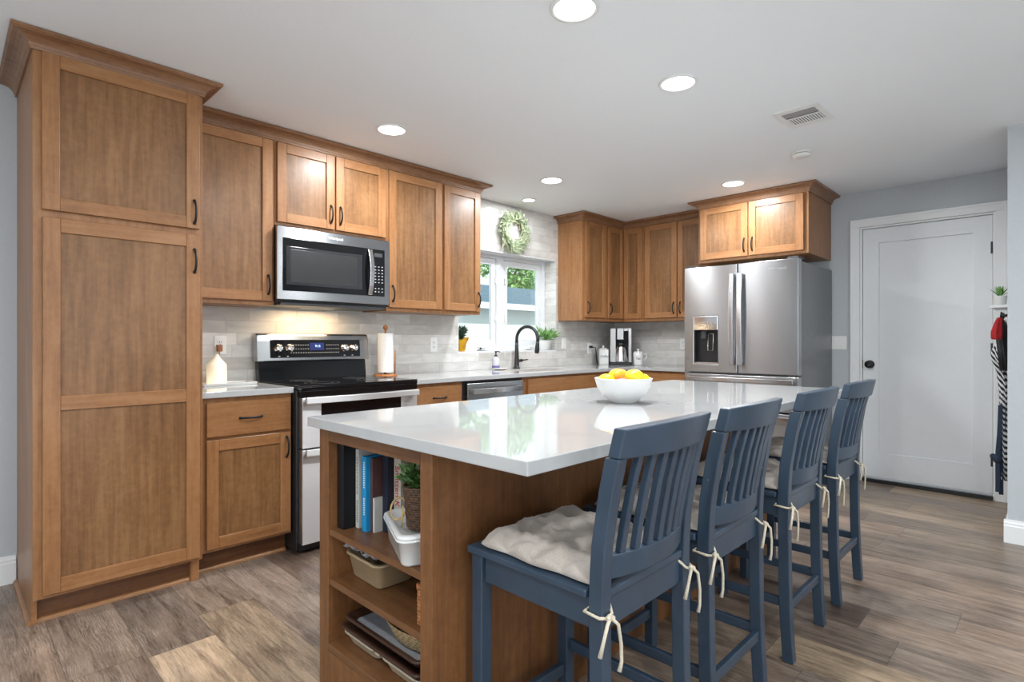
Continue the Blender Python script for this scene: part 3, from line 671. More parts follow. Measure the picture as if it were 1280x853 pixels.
def oven_door(z0, z1, wz0, wz1, nm):
    m = MB().cells([.004, .115, RW-.125, RW-.004], [z0, wz0, wz1, z1], lambda a, b: not (.115 < a < RW-.125 and wz0 < b < wz1), 0, .044, 'oven_steel', lambda u, v, w: (u, w, v)); d1 = m.build(nm, t, .003)
    MB().box(.1145, RW-.1245, .004, .04, wz0-.0005, wz1+.0005, 'black_gloss').build('window', d1)
    hb = MB(); pts = [(.012+(RW-.024)*k/12, -.030-.018*math.sin(PI*k/12), z1-.012) for k in range(13)]; hb.rbar(pts, .008, .018, 'oven_steel')
    for x in (.03, RW-.03): hb.box(x-.012, x+.012, -.028, -.0005, z1-.024, z1-.002, 'stainless_light')
    hb.build('handle', d1, .003)
oven_door(.588, .866, .625, .830, 'upper_oven_door'); oven_door(.060, .580, .15, .42, 'lower_oven_door')
m = MB()
for x, y in ((.05, .1), (RW-.05, .1), (.05, .58), (RW-.05, .58)): MB().lathe([(.018, .0008), (.018, .0195)], 'black_plastic', (x, y, 0), 12).build('foot', t)
pass
MB().box(.003, RW-.003, .03, .0445, .022, .056, 'black_plastic').build('kick_panel', t)

# ------------------------------------------------------------------ dishwasher
t = thing('dishwasher', 'stainless dishwasher with a bowed bar handle', 'dishwasher', (2.612, 3.045, 0)); DWW = .617
m = MB(); m.box(.006, DWW-.003, .02, .57, .012, .888, 'black_plastic'); m.box(.02, DWW-.02, .06, .075, .0008, .1, 'black_plastic'); m.build('body', t)
m = MB(); m.box(.030, DWW-.006, -.018, .0195, .115, .872, 'stainless'); dd = m.build('door_panel', t, .004)
m = MB(); m.rbar([(.06+(DWW-.1)*k/12, -.048-.012*math.sin(PI*k/12), .815) for k in range(13)], .008, .020, 'stainless_light')
for x in (.075, DWW-.055): m.box(x-.012, x+.012, -.046, -.0185, .80, .83, 'stainless_light')
m.build('handle', dd, .003)

# ------------------------------------------------------------------ refrigerator
t = thing('refrigerator', 'stainless french door refrigerator with ice dispenser', 'refrigerator', (4.54, 2.332, 0), -PI/2); FW = .930
m = MB(); m.box(.004, FW-.004, .085, .885, .045, 1.795, 'fridge_side'); m.build('body', t, .004)
def fdoor(x0, x1, hole, nm):
    if hole: mm = MB().cells([x0, .088, .300, x1], [.915, .985, 1.392, 1.812], lambda a, b: not (.088 < a < .300 and .985 < b < 1.392), 0, .072, 'stainless', lambda u, v, w: (u, w, v))
    else: mm = MB().box(x0, x1, 0, .072, .915, 1.812, 'stainless')
    return mm.build(nm, t, .006, 3)
dL = fdoor(0, .462, True, 'left_door'); dR = fdoor(.468, FW, False, 'right_door')
for x, dd in ((.432, dL), (.498, dR)):
    h = MB(); pts = [(x, -.034-.022*math.sin(PI*k/14), .985+.745*k/14) for k in range(15)]
    h.rbar(pts, .019, .010, 'stainless_light', up=(0, -1, 0))
    for z in (1.02, 1.695): h.box(x-.010, x+.010, -.034, -.0005, z-.018, z+.018, 'stainless_light')
    h.build('handle', dd, .004)
m = MB(); m.box(.089, .299, .060, .066, .986, 1.391, 'black_plastic'); m.box(.089, .095, .008, .0598, .99, 1.27, 'black_plastic'); m.box(.293, .299, .008, .0598, .99, 1.27, 'black_plastic'); m.box(.092, .296, .004, .0598, .986, 1.000, 'stainless_light')
dp = m.build('ice_dispenser', dL)
MB().box(.089, .299, -.002, .0598, 1.272, 1.391, 'chrome').build('dispenser_panel', dp, .004)
m = MB(); m.tube([(.20, .04, 1.24), (.20, .03, 1.10), (.245, .03, 1.10), (.245, .04, 1.24), (.20, .04, 1.24)], .004, 'chrome', 6); m.box(.14, .18, .03, .055, 1.2, 1.268, 'dark_grey_plastic'); m.build('paddle', dp)
def fdrawer(z0, z1, nm):
    o_ = MB().box(0, FW, 0, .072, z0, z1, 'stainless').build(nm, t, .006, 3)
    h = MB(); h.rbar([(.03+(FW-.06)*k/12, -.034-.014*math.sin(PI*k/12), z1-.038) for k in range(13)], .010, .017, 'stainless_light')
    for x in (.06, FW-.06): h.box(x-.02, x+.02, -.034, -.0005, z1-.052, z1-.026, 'stainless_light')
    h.build('handle', o_, .004)
fdrawer(.625, .903, 'upper_drawer'); fdrawer(.075, .615, 'lower_drawer')
m = MB(); 
for x, y in ((.06, .15), (FW-.06, .15), (.06, .82), (FW-.06, .82)): MB().lathe([(.022, .0008), (.022, .0445)], 'black_plastic', (x, y, 0), 12).build('foot', t)
m.box(.03, FW-.03, .10, .12, .003, .0445, 'black_plastic'); m.build('base_grille', t)
m = MB(); m.box(.01, .09, .03, .16, 1.8125, 1.83, 'dark_grey_plastic'); m.box(FW-.09, FW-.01, .03, .16, 1.8125, 1.83, 'dark_grey_plastic'); m.build('hinge_cover', t, .004)
text('Whirlpool', .034, t, (FW-.155, -.0006, 1.745), FRONT, 'outlet_grey')

# ------------------------------------------------------------------ coffee maker, canisters
t = thing('coffee_maker', 'black and silver coffee maker in the counter corner', 'coffee maker', (5.17, 3.40, CT), -PI/4-.18)
m = MB(); m.box(-.115, .115, -.12, .115, .0008, .028, 'black_plastic'); m.box(-.115, .115, .03, .115, .0285, .28, 'black_plastic'); m.box(-.115, .115, -.10, .115, .2805, .385, 'black_plastic'); b_ = m.build('body', t, .008)
m = MB(); m.box(-.112, -.052, -.128, -.1005, .03, .392, 'stainless_light'); m.box(-.040, .030, -.132, -.1005, .27, .392, 'stainless_light'); m.box(.078, .112, -.128, -.1005, .03, .392, 'stainless_light'); m.box(.030, .0775, -.126, -.1005, .36, .392, 'stainless_light'); m.build('front_trim', t, .004)
m = MB(); m.box(.034, .074, -.126, -.1005, .275, .352, 'black_gloss'); m.build('control_panel', t)
cf = MB(); cf.lathe([(.0, .0285), (.074, .0285), (.076, .04), (.064, .13), (.044, .19), (.040, .20)], 'stainless_light', (0, -.062, 0), 28); cf = cf.build('carafe', t)
m = MB(); m.lathe([(.041, .2005), (.046, .21), (.042, .235), (.03, .245), (0, .247)], 'black_plastic', (0, -.055, 0), 24); m.tube([(.035, -.07, .205), (.075, -.075, .20), (.085, -.075, .15), (.066, -.075, .08)], .008, 'black_plastic'); m.build('lid_and_handle', cf)
t2 = thing('power_cord', 'black cord running from the outlet to the coffee maker', 'cord', (0, 0, 0))
m = MB(); m.box(4.912, 4.938, TY-.038, TY-.0105, 1.105, 1.130, 'black_plastic'); m.tube([(4.925, TY-.035, 1.115), (4.955, TY-.06, 1.11), (4.99, TY-.045, 1.06), (5.01, TY-.035, .99), (5.03, TY-.03, .94), (5.10, TY-.03, .931)], .0045, 'black_plastic', 8); m.build('cable', t2)
def canister(name, label, loc, rz, w_, h_, body, handle=False, rd=False):
    t = thing(name, label, 'canister', loc, rz); r_ = w_/2
    m = MB()
    if rd: m.lathe([(0, .0008), (r_*.85, .0008), (r_*.9, .01), (r_*1.02, h_-.02), (r_, h_), (0, h_)], 'white_ceramic', n=32)
    else: m.loft([rrect(-r_*s_, r_*s_, -r_*s_, r_*s_, .012, z) for s_, z in ((.94, .0008), (.97, .006), (1, h_-.006), (.98, h_))], 'white_ceramic')
    m.build('jar', t)
    m = MB(); m.lathe([(0, h_+.0005), (r_*.93, h_+.0005), (r_*.93, h_+.01), (r_*.4, h_+.016), (.008, h_+.02), (.015, h_+.032), (.010, h_+.042), (0, h_+.044)], 'white_ceramic', n=24); m.build('lid', t)
    if handle: MB().tube([(r_*.95, 0, h_-.02), (r_+.035, 0, h_-.01), (r_+.038, 0, h_-.05), (r_*.92, 0, h_-.085)], .006, 'white_ceramic').build('handle', t)
    text(body, .034, t, (0, -r_*1.03-.001, h_*.55), FRONT, 'dark_grey_plastic', shear=.35)
canister('coffee_canister', 'square white canister lettered Coffee, left of the coffee maker', (5.01, 3.515, CT), -PI/4, .105, .165, 'Coffee')
canister('tea_canister', 'white canister lettered Tea, right of the coffee maker', (5.135, 3.16, CT), -PI/4-.3, .10, .13, 'Tea', True, True)

# ------------------------------------------------------------------ window sill plants, wreath
def foliage(n, R, H, mat, c, spread=1.0, L=.05, w_=.014, up=.6, lim=9):
    m = MB()
    for i in range(n):
        a = random.uniform(0, 2*PI); el = random.uniform(.15, 1.0)
        d = Vector((math.cos(a)*spread*(1-el*.7), math.sin(a)*spread*(1-el*.7), up+el*.6)).normalized()
        h = random.uniform(.1, 1)*H; b_ = Vector(c)+Vector((d.x*R*h/H*1.2, d.y*R*h/H*1.2, d.z*h*.75))
        d2 = (d+Vector((random.uniform(-.6, .6), random.uniform(-.6, .6), random.uniform(-.3, .3)))).normalized()
        e_ = b_+d2*L*1.25
        if (e_.x > lim and e_.y > -.075) or e_.x < -lim-.02 or e_.y > lim-.03 or (e_.x > lim+.05): continue
        m.leaf(b_, d2, (random.uniform(-1, 1), random.uniform(-1, 1), .6), L*random.uniform(.6, 1.2), w_, mat, .15)
    return m
SZ = WZ0+.0145
t = thing('potted_plant', 'bushy green plant in a white pot at the right of the window sill', 'plant', (4.245, 3.690, SZ))
m = MB(); m.lathe([(0, .0008), (.046, .0008), (.050, .005), (.066, .085), (.068, .095), (.062, .095), (.058, .085), (0, .085)], 'white_ceramic', n=28); m.build('pot', t)
MB().lathe([(.0, .0852), (.056, .0852), (.05, .090), (0, .092)], 'dark_earth', n=16).build('soil', t)
f = foliage(330, .12, .15, 'leaf_bright', (0, 0, .088), 1.4, .075, .016, .45, .10); 
f.build('leaves', t)
t = thing('potted_plant', 'dark green plant in a gold foil pot at the left of the window sill', 'plant', (3.165, 3.715, SZ))
m = MB(); rings = []
for r_, z in ((.0, .0008), (.034, .0008), (.040, .02), (.042, .06), (.047, .085), (.060, .105), (.058, .107), (.04, .088), (0, .086)):
    rings.append([((r_*(1+.10*math.sin(7*a)*min(1, z*12)))*math.cos(a)*(1+.25*(z > .08)*(math.cos(a) > 0)*math.cos(a)), (r_*(1+.10*math.sin(7*a)*min(1, z*12)))*math.sin(a), z+(.018*(z > .1)*math.cos(a))) for a in [2*PI*j/42 for j in range(42)]])
m.loft(rings, 'gold_foil'); m.build('pot', t)
foliage(500, .07, .15, 'leaf_dark', (0, 0, .09), .9, .042, .011, .9).build('leaves', t)
t = thing('leaf_wreath', 'pale green leafy wreath hanging on tile above the window', 'wreath', (3.715, TY-.03, 2.19))
m = MB(); 
for q in range(4):
    m.tube([((.125+.012*math.sin(5*a+q))*math.cos(a), .008*math.cos(7*a+q*2), (.125+.012*math.sin(5*a+q))*math.sin(a)) for a in [2*PI*k/48 for k in range(49)]], .005, 'wreath_vine', 6)
m.build('vine_ring', t)
m = MB(); rg = random.Random(3)
for i in range(1150):
    a = rg.uniform(0, 2*PI); rr = .138+rg.gauss(0, .026); b_ = (rr*math.cos(a), rg.uniform(-.035, .010), rr*math.sin(a))
    out = rg.uniform(-.5, 1.2); d = Vector((math.cos(a)*out-math.sin(a)*.9+rg.uniform(-.4, .4), rg.uniform(-.9, .1), math.sin(a)*out+math.cos(a)*.9+rg.uniform(-.4, .4)))
    m.leaf(b_, d, (rg.uniform(-1, 1), -1, rg.uniform(-1, 1)), rg.uniform(.035, .065), .010, 'leaf_wreath', .12)
m.build('leaves', t)

# ------------------------------------------------------------------ island
IX0, IX1, IY0, IY1 = .882, 3.43, .815, 1.848; IT = .92; IB = IT-.033
BX0, BX1, BY0, BY1 = .915, 3.36, 1.192, 1.823
o = MB().box(IX0, IX1, IY0, IY1, IB, IT, 'quartz').build('island_countertop', bevel=.0025); tag(o, 'large white quartz island countertop overhanging the stools', 'countertop')
t = thing('kitchen_island', 'long maple island cabinet with open shelves at its near end', 'island', (BX0, BY0, 0))
L_, Wd = BX1-BX0, BY1-BY0
OY0, OY1 = 1.245-BY0, 1.760-BY0    # shelf opening
SD = .33
m = MB()
m.box(SD+.001, L_, .019, Wd, .0008, IB-.0006, 'island_wood')
m.box(.02, L_, 0, .0185, .0008, IB-.0006, 'island_wood')
m.box(0, SD, OY1+.002, Wd, .0008, IB-.0006, 'island_wood'); m.box(0.02, SD, .0187, OY0-.002, .0008, IB-.0006, 'island_wood')
m.box(0, .0199, 0, OY0, .0008, IB-.0006, 'island_wood')
m.build('cabinet_body', t, .0012, 1)
m = MB(); m.box(0, .02, OY0+.0005, OY1+.0015, .842, IB-.0006, 'island_shelf'); m.box(.0205, SD, OY0, OY1, .868, IB-.0006, 'island_shelf'); m.build('top_rail', t)
m = MB(); m.box(SD-.014, SD, OY0, OY1+.001, .17, .8675, 'island_shelf'); m.build('back_panel', t)
for z in (.545, .378): MB().box(.004, SD-.0145, OY0-.0015, OY1+.0015, z-.022, z, 'island_shelf').build('shelf', t, .001)
m = MB(); m.box(.0, SD-.0145, OY0-.001, OY1+.001, .135, .16, 'island_shelf'); m.build('bottom_deck', t, .001)
m = MB(); m.box(0, .02, OY0+.0005, OY1+.0015, .0008, .1345, 'island_wood'); m.build('kick_board', t)
Z1, Z2, Z0 = .5455, .3785, .1605

# ---- shelf contents
def book(name, label, x, y0, y1, z1, mat, dep=.2, cover=None, lean=0):
    t = thing(name, label, 'book', (x, (y0+y1)/2, Z1), lean); h = z1-Z1; w_ = (y1-y0)/2
    m = MB(); c = .0022
    m.box(0, .003, -w_, w_, .0005, h, mat); m.box(.003, dep, w_-c, w_, .0005, h, mat); m.box(.003, dep, -w_, -w_+c, .0005, h, mat); m.build('cover', t)
    MB().box(.0032, dep-.004, -w_+c+.0001, w_-c-.0001, .004, h-.004, 'paper_white').build('pages', t); return t
for n_, c_ in (('book_black', sr(8, 9, 12)), ('book_white', sr(200, 198, 192)), ('book_blue', sr(20, 140, 196)), ('book_teal', sr(40, 84, 92)), ('book_brown', sr(84, 58, 54)), ('book_darkblue', sr(18, 24, 42)), ('book_cream', sr(182, 172, 158)), ('ink_grey', sr(90, 88, 86)), ('ink_red', sr(170, 30, 44))): plain(n_, c_, .5, mottle=.04)
SP = (PI/2, -PI/2, -PI/2)   # text on a spine, facing -X, running down
def spine(t, body, size, z, mat, sx=1.0):
    o = text(body, size, t, (-.0008, 0, z), (0, 0, 0), mat); o.rotation_euler = Matrix(((0, 0, -1), (0, -1, 0), (-1, 0, 0))).to_euler()
    o.scale = (sx, 1, 1); return o
b1 = book('ring_binder', 'thick black binder at the left end of the island bookshelf', .945, 1.713, 1.755, .838, 'book_black', .27); b1['category'] = 'binder'
b2 = book('book', 'white spined book beside the black binder', .988, 1.690, 1.709, .812, 'book_white')
m = MB(); rg = random.Random(5); z = .02
while z < .24:
    hgt = rg.uniform(.004, .008)
    if not (.095 < z < .11): m.box(-.0008, -.0001, -.0045, .0045*rg.choice((1, .6)), z, z+hgt*.45, 'ink_grey')
    z += hgt
m.build('title_marks', b2)
b3 = book('book', 'dark teal book between the white and the blue books', .998, 1.667, 1.687, .785, 'book_teal')
b4 = book('book', 'bright blue book standing on the island shelf', .985, 1.638, 1.663, .795, 'book_blue')
m = MB(); z = .055
while z < .235:
    if not (.115 < z < .14): m.box(-.0008, -.0001, -.004, .004, z, z+.004, 'white_plastic')
    z += .0075
m.build('title_marks', b4)
b5 = book('book', 'brown red book right of the blue book', 1.0, 1.622, 1.636, .79, 'book_brown')
b6 = book('booklet', 'short white booklet right of the brown book', 1.0, 1.611, 1.620, .66, 'book_white'); b6['category'] = 'booklet'
b7 = book('book', 'dark navy book left of the cream book', 1.03, 1.578, 1.609, .80, 'book_darkblue')
b8 = book('book', 'cream book with red lettering behind the white casserole', 1.052, 1.537, 1.575, .792, 'book_cream')
spine(b8, 'Smitten K', .034, .155, 'ink_red')

# white casserole with lid
def rpan(m, Lx, Ly, z0, z1, r, mat, flare=.012, wall=.006):
    a, b_ = Lx/2, Ly/2
    R_ = [rrect(-a+flare, a-flare, -b_+flare, b_-flare, r*.8, z0, 6), rrect(-a+flare*.7, a-flare*.7, -b_+flare*.7, b_-flare*.7, r*.9, z0+.006, 6), rrect(-a, a, -b_, b_, r, z1-.008, 6), rrect(-a-.008, a+.008, -b_-.008, b_+.008, r+.008, z1-.006, 6), rrect(-a-.008, a+.008, -b_-.008, b_+.008, r+.008, z1, 6),
          rrect(-a+wall, a-wall, -b_+wall, b_-wall, r-wall, z1, 6), rrect(-a+flare+wall, a-flare-wall, -b_+flare+wall, b_-flare-wall, r*.7, z0+.008, 6)]
    m.loft(R_, mat)
t = thing('casserole_dish', 'white lidded casserole dish angled on the island top shelf', 'casserole', (.998, 1.400, Z1), math.atan2(.30, .134)-PI/2)
m = MB(); rpan(m, .120, .270, .0008, .078, .028, 'white_ceramic'); m.build('dish', t)
m = MB(); a, b_ = .066, .141
m.loft([rrect(-a, a, -b_, b_, .034, .0785, 6), rrect(-a, a, -b_, b_, .034, .086, 6), rrect(-a+.012, a-.012, -b_+.012, b_-.012, .026, .092, 6), rrect(-a+.018, a-.018, -b_+.018, b_-.018, .022, .085, 6)], 'white_ceramic'); m.build('lid', t)
t = thing('basket_plant', 'green plant in a dark wicker basket on the casserole lid', 'plant', (.980, 1.325, Z1+.0925))
m = MB(); m.lathe([(0, .0008), (.040, .0008), (.044, .006), (.053, .115), (.055, .125), (.048, .125), (.045, .11), (0, .11)], 'wicker_dark', n=28); m.build('basket', t)
foliage(220, .05, .11, 'leaf_shelf', (-.005, 0, .108), 1.4, .032, .013, .35).build('leaves', t)
m = MB(); m.tube([(-.05+.022*math.cos(a), .045+.022*math.sin(a), .055+.026*math.sin(a+.8)) for a in [2*PI*k/18 for k in range(18)]], .003, 'rope_tan', 6); m.tube([(-.055, .015, .07), (-.06, .012, .04), (-.058, .016, .01)], .003, 'rope_tan', 6); m.build('twine', t)
# middle shelf
t = thing('baking_dish', 'beige stoneware loaf dish on the island middle shelf', 'baking dish', (1.05, 1.640, Z2), -.03)
m = MB(); rpan(m, .16, .205, .0008, .085, .025, 'stoneware', .018); m.build('dish', t)
m = MB(); g = [[(-.085+.17*i/14, -.10+.20*j/18, .105+.009*math.sin(i*1.1+j*.6)+.007*math.sin(j*1.7-i*.4)+(.0 if i else .012)) for j in range(19)] for i in range(15)]
m.loft(g, 'grey_paper', cap=False, closed=False)
o = m.build('foil_sheet', loc=(1.045, 1.642, Z2+.002)); sm = o.modifiers.new('s', 'SOLIDIFY'); sm.thickness = .002; tag(o, 'crumpled grey sheet lying on the beige loaf dish', 'sheet')
t = thing('woven_box', 'orange brown woven box at the right of the middle shelf', 'box', (1.06, 1.272, Z2))
m = MB(); m.box(-.12, .12, -.0225, .0225, .0008, .098, 'wicker_orange'); m.build('box', t, .003); MB().box(-.121, .121, -.0235, .0235, .0985, .118, 'wicker_orange').build('lid', t, .002)
# bottom shelf stack
t = thing('divided_pan', 'white two well pan at the bottom of the island shelves', 'pan', (1.085, 1.515, Z0))
m = MB()
for cy in (-.115, .115):
    q = MB(); rpan(q, .26, .20, .0008, .048, .03, 'cream_ceramic', .02)
    m.add([(x, y+cy, z) for x, y, z in q.v], q.f, 'cream_ceramic', True)
m.box(-.135, .135, -.011, .011, .040, .048, 'cream_ceramic'); m.build('pan', t)
for k, (z, lab, mt) in enumerate(((.0495, 'dark brown tray, lower of the two stacked on the bottom shelf', 'dark_pan'), (.079, 'dark brown tray with a grey liner under the oval basket', 'dark_pan'))):
    q = MB(); rpan(q, .29-.01*k, .42-.02*k, .0008, .028, .02, mt, .012)
    o = q.build('baking_tray', loc=(1.08+.005*k, 1.495, Z0+z)); tag(o, lab, 'tray', 'stacked trays on the bottom shelf')
o = MB().loft([rrect(-.12, .12, -.18, .18, .02, .0), rrect(-.12, .12, -.18, .18, .02, .002)], 'grey_paper', smooth=False).build('tray_liner', loc=(1.085, 1.495, Z0+.0885)); tag(o, 'grey liner sheet in the top tray', 'liner')
q = MB(); q.lathe([(0, .0008), (.085, .0008), (.095, .006), (.125, .062), (.128, .066), (.120, .064), (.09, .012), (0, .008)], 'wicker_light', n=40, sx=.85, sy=1.3)
o = q.build('oval_basket', loc=(1.06, 1.415, Z0+.092)); tag(o, 'oval light wicker basket on the top tray', 'basket')

# ------------------------------------------------------------------ fruit bowl
t = thing('fruit_bowl', 'white ceramic bowl of fruit on the island', 'bowl', (2.02, 1.315, IT))
m = MB(); m.lathe([(0, .0006), (.052, .0006), (.056, .004), (.086, .030), (.108, .062), (.120, .098), (.122, .104), (.118, .105), (.113, .098), (.10, .064), (.078, .034), (.05, .014), (0, .012)], 'white_ceramic', n=56); m.build('bowl', t)
def fruit(name, label, dx, dy, z, r, mat, rot=0, sz=(1.22, 1, .95), cat='fruit', grp=None):
    o = MB(); T = Matrix.Rotation(rot, 3, 'Z'); vs = []
    o.sphere((0, 0, 0), r, mat, 22, 14, *sz, T=T)
    if cat == 'lemon': o.sphere(tuple(T @ Vector((r*1.2, 0, 0))), r*.2, mat, 10, 8)
    x = o.build(name, loc=(t.location.x+dx, t.location.y+dy, IT+z)); tag(x, label, cat, grp); return x
Rv = Vector((math.sin(PHI), -math.cos(PHI))); Fv = Vector((math.cos(PHI), math.sin(PHI)))
def bp(a, b_): p = Rv*a+Fv*b_; return p.x, p.y
for nm, lab, a, b_, z, r, mt, ct in (('lemon', 'yellow fruit at the left in the bowl', -.072, -.005, .092, .031, 'fruit_skin', 'lemon'), ('mango', 'orange yellow fruit, tallest one left of center in the bowl', -.018, .018, .108, .037, 'mango_skin', 'fruit'), ('lemon', 'largest yellow fruit, right of center in the bowl', .045, .0, .104, .038, 'fruit_skin', 'fruit'), ('lemon', 'yellow fruit at the right edge of the bowl', .085, .012, .096, .026, 'fruit_skin', 'lemon'), ('peach', 'small pink fruit at the front of the bowl', -.012, -.045, .082, .026, 'peach_skin', 'fruit')):
    x_, y_ = bp(a, b_); fruit(nm, lab, x_, y_, z, r, mt, math.atan2(Rv.y, Rv.x)+.3*a*10, cat=ct)
for a, b_, z in ((-.04, .06, .06), (.05, .06, .06), (.0, .0, .045), (.05, -.04, .06), (-.06, .04, .055)):
    pass

# ------------------------------------------------------------------ bar stools
def leg_bar(m, prof, xc, wx, ty):
    rings = []
    for (y, z, th) in prof: rings.append([(xc-wx, y-th, z), (xc+wx, y-th, z), (xc+wx, y+th, z), (xc-wx, y+th, z)])
    m.loft(rings, 'blue_paint', smooth=False)
SWD = .205; 
def rear_y(z):
    P_ = [(0, -.224), (.10, -.217), (.25, -.210), (.45, -.208), (.62, -.206), (.72, -.213), (.85, -.234), (.93, -.252), (1.0, -.268)]
    for (a, ya_), (b_, yb_) in zip(P_, P_[1:]):
        if a <= z <= b_: return ya_+(yb_-ya_)*(z-a)/(b_-a)
    return P_[-1][1]
def make_stool():
    t = thing('bar_stool', 'x', 'bar stool', (0, 0, 0))
    for sx_ in (-1, 1):
        m = MB(); leg_bar(m, [(rear_y(z), z, .019) for z in (.0008, .06, .12, .2, .3, .4, .5, .6, .66, .72, .78, .85, .9, .924)], sx_*(SWD-.018), .0175, 0); m.build('rear_leg', t, .003)
        m = MB(); leg_bar(m, [(.188, .0008, .017), (.188, .3, .019), (.188, .5995, .020)], sx_*(SWD-.022), .0195, 0); m.build('front_leg', t, .003)
        m = MB(); m.box(sx_*(SWD-.022)-.009, sx_*(SWD-.022)+.009, -.191, .167, .528, .5995, 'blue_paint'); m.build('apron', t, .002)
        m = MB(); m.box(sx_*(SWD-.020)-.009, sx_*(SWD-.020)+.009, -.195, .169, .195, .228, 'blue_paint'); m.build('side_stretcher', t, .003)
    m = MB(); m.box(-SWD+.04, SWD-.04, .176, .198, .528, .5995, 'blue_paint'); m.build('apron', t, .002)
    m = MB(); m.box(-SWD+.036, SWD-.036, -.214, -.194, .528, .5995, 'blue_paint'); m.build('apron', t, .002)
    m = MB(); m.box(-SWD+.043, SWD-.043, .178, .200, .118, .155, 'blue_paint'); m.build('footrest', t, .003)
    m = MB(); m.box(-SWD+.036, SWD-.036, -.224, -.206, .180, .213, 'blue_paint'); m.build('rear_stretcher', t, .003)
    m = MB(); m.cells([-SWD-.006, -SWD+.038, SWD-.038, SWD+.006], [-.222, -.184, .218], lambda a, b: not (b < -.184 and abs(a) > SWD-.038), .600, .620, 'blue_paint', lambda u, v, w: (u, v, w)); m.build('seat', t, .004)
    # crest rail, bowed backwards
    bow = lambda x: .040*(1-(x/SWD)**2)
    m = MB(); N = 20; rings = []
    for i in range(N+1):
        x = -SWD+2*SWD*i/N; y0 = rear_y(.925)-bow(x)-.019; y1 = rear_y(.925)-bow(x)*.92+.013; k_ = rear_y(1.0)-rear_y(.925)
        arch = .008*(1-(x/SWD)**2)
        rings.append([(x, y0, .9245), (x, y1, .9245), (x, y1+k_, .992+arch), (x, y0+k_, .992+arch)])
    m.loft(rings, 'blue_paint', smooth=False); m.build('crest_rail', t, .004)
    xi = SWD-.036; bw = lambda x: .032*(1-(x/xi)**2)
    m = MB(); rings = []
    for i in range(N+1):
        x = -xi+2*xi*i/N; rings.append([(x, rear_y(.64)-bw(x)-.010, .640), (x, rear_y(.64)-bw(x)+.010, .640), (x, rear_y(.695)-bw(x)+.010, .697), (x, rear_y(.695)-bw(x)-.010, .697)])
    m.loft(rings, 'blue_paint', smooth=False); m.build('lower_back_rail', t, .003)
    for i in range(7):
        x = -.132+.264*i/6; m = MB(); rings = []
        for z in (.6965, .75, .80, .85, .90, .9248):
            a = (z-.697)/.228; yb_ = -bw(x)*(1-a)-bow(x)*.95*a+rear_y(z)
            rings.append([(x-.0105, yb_-.009, z), (x+.0105, yb_-.009, z), (x+.0105, yb_+.008, z), (x-.0105, yb_+.008, z)])
        m.loft(rings, 'blue_paint', smooth=False); m.build('slat', t, .002, 1)
    return t
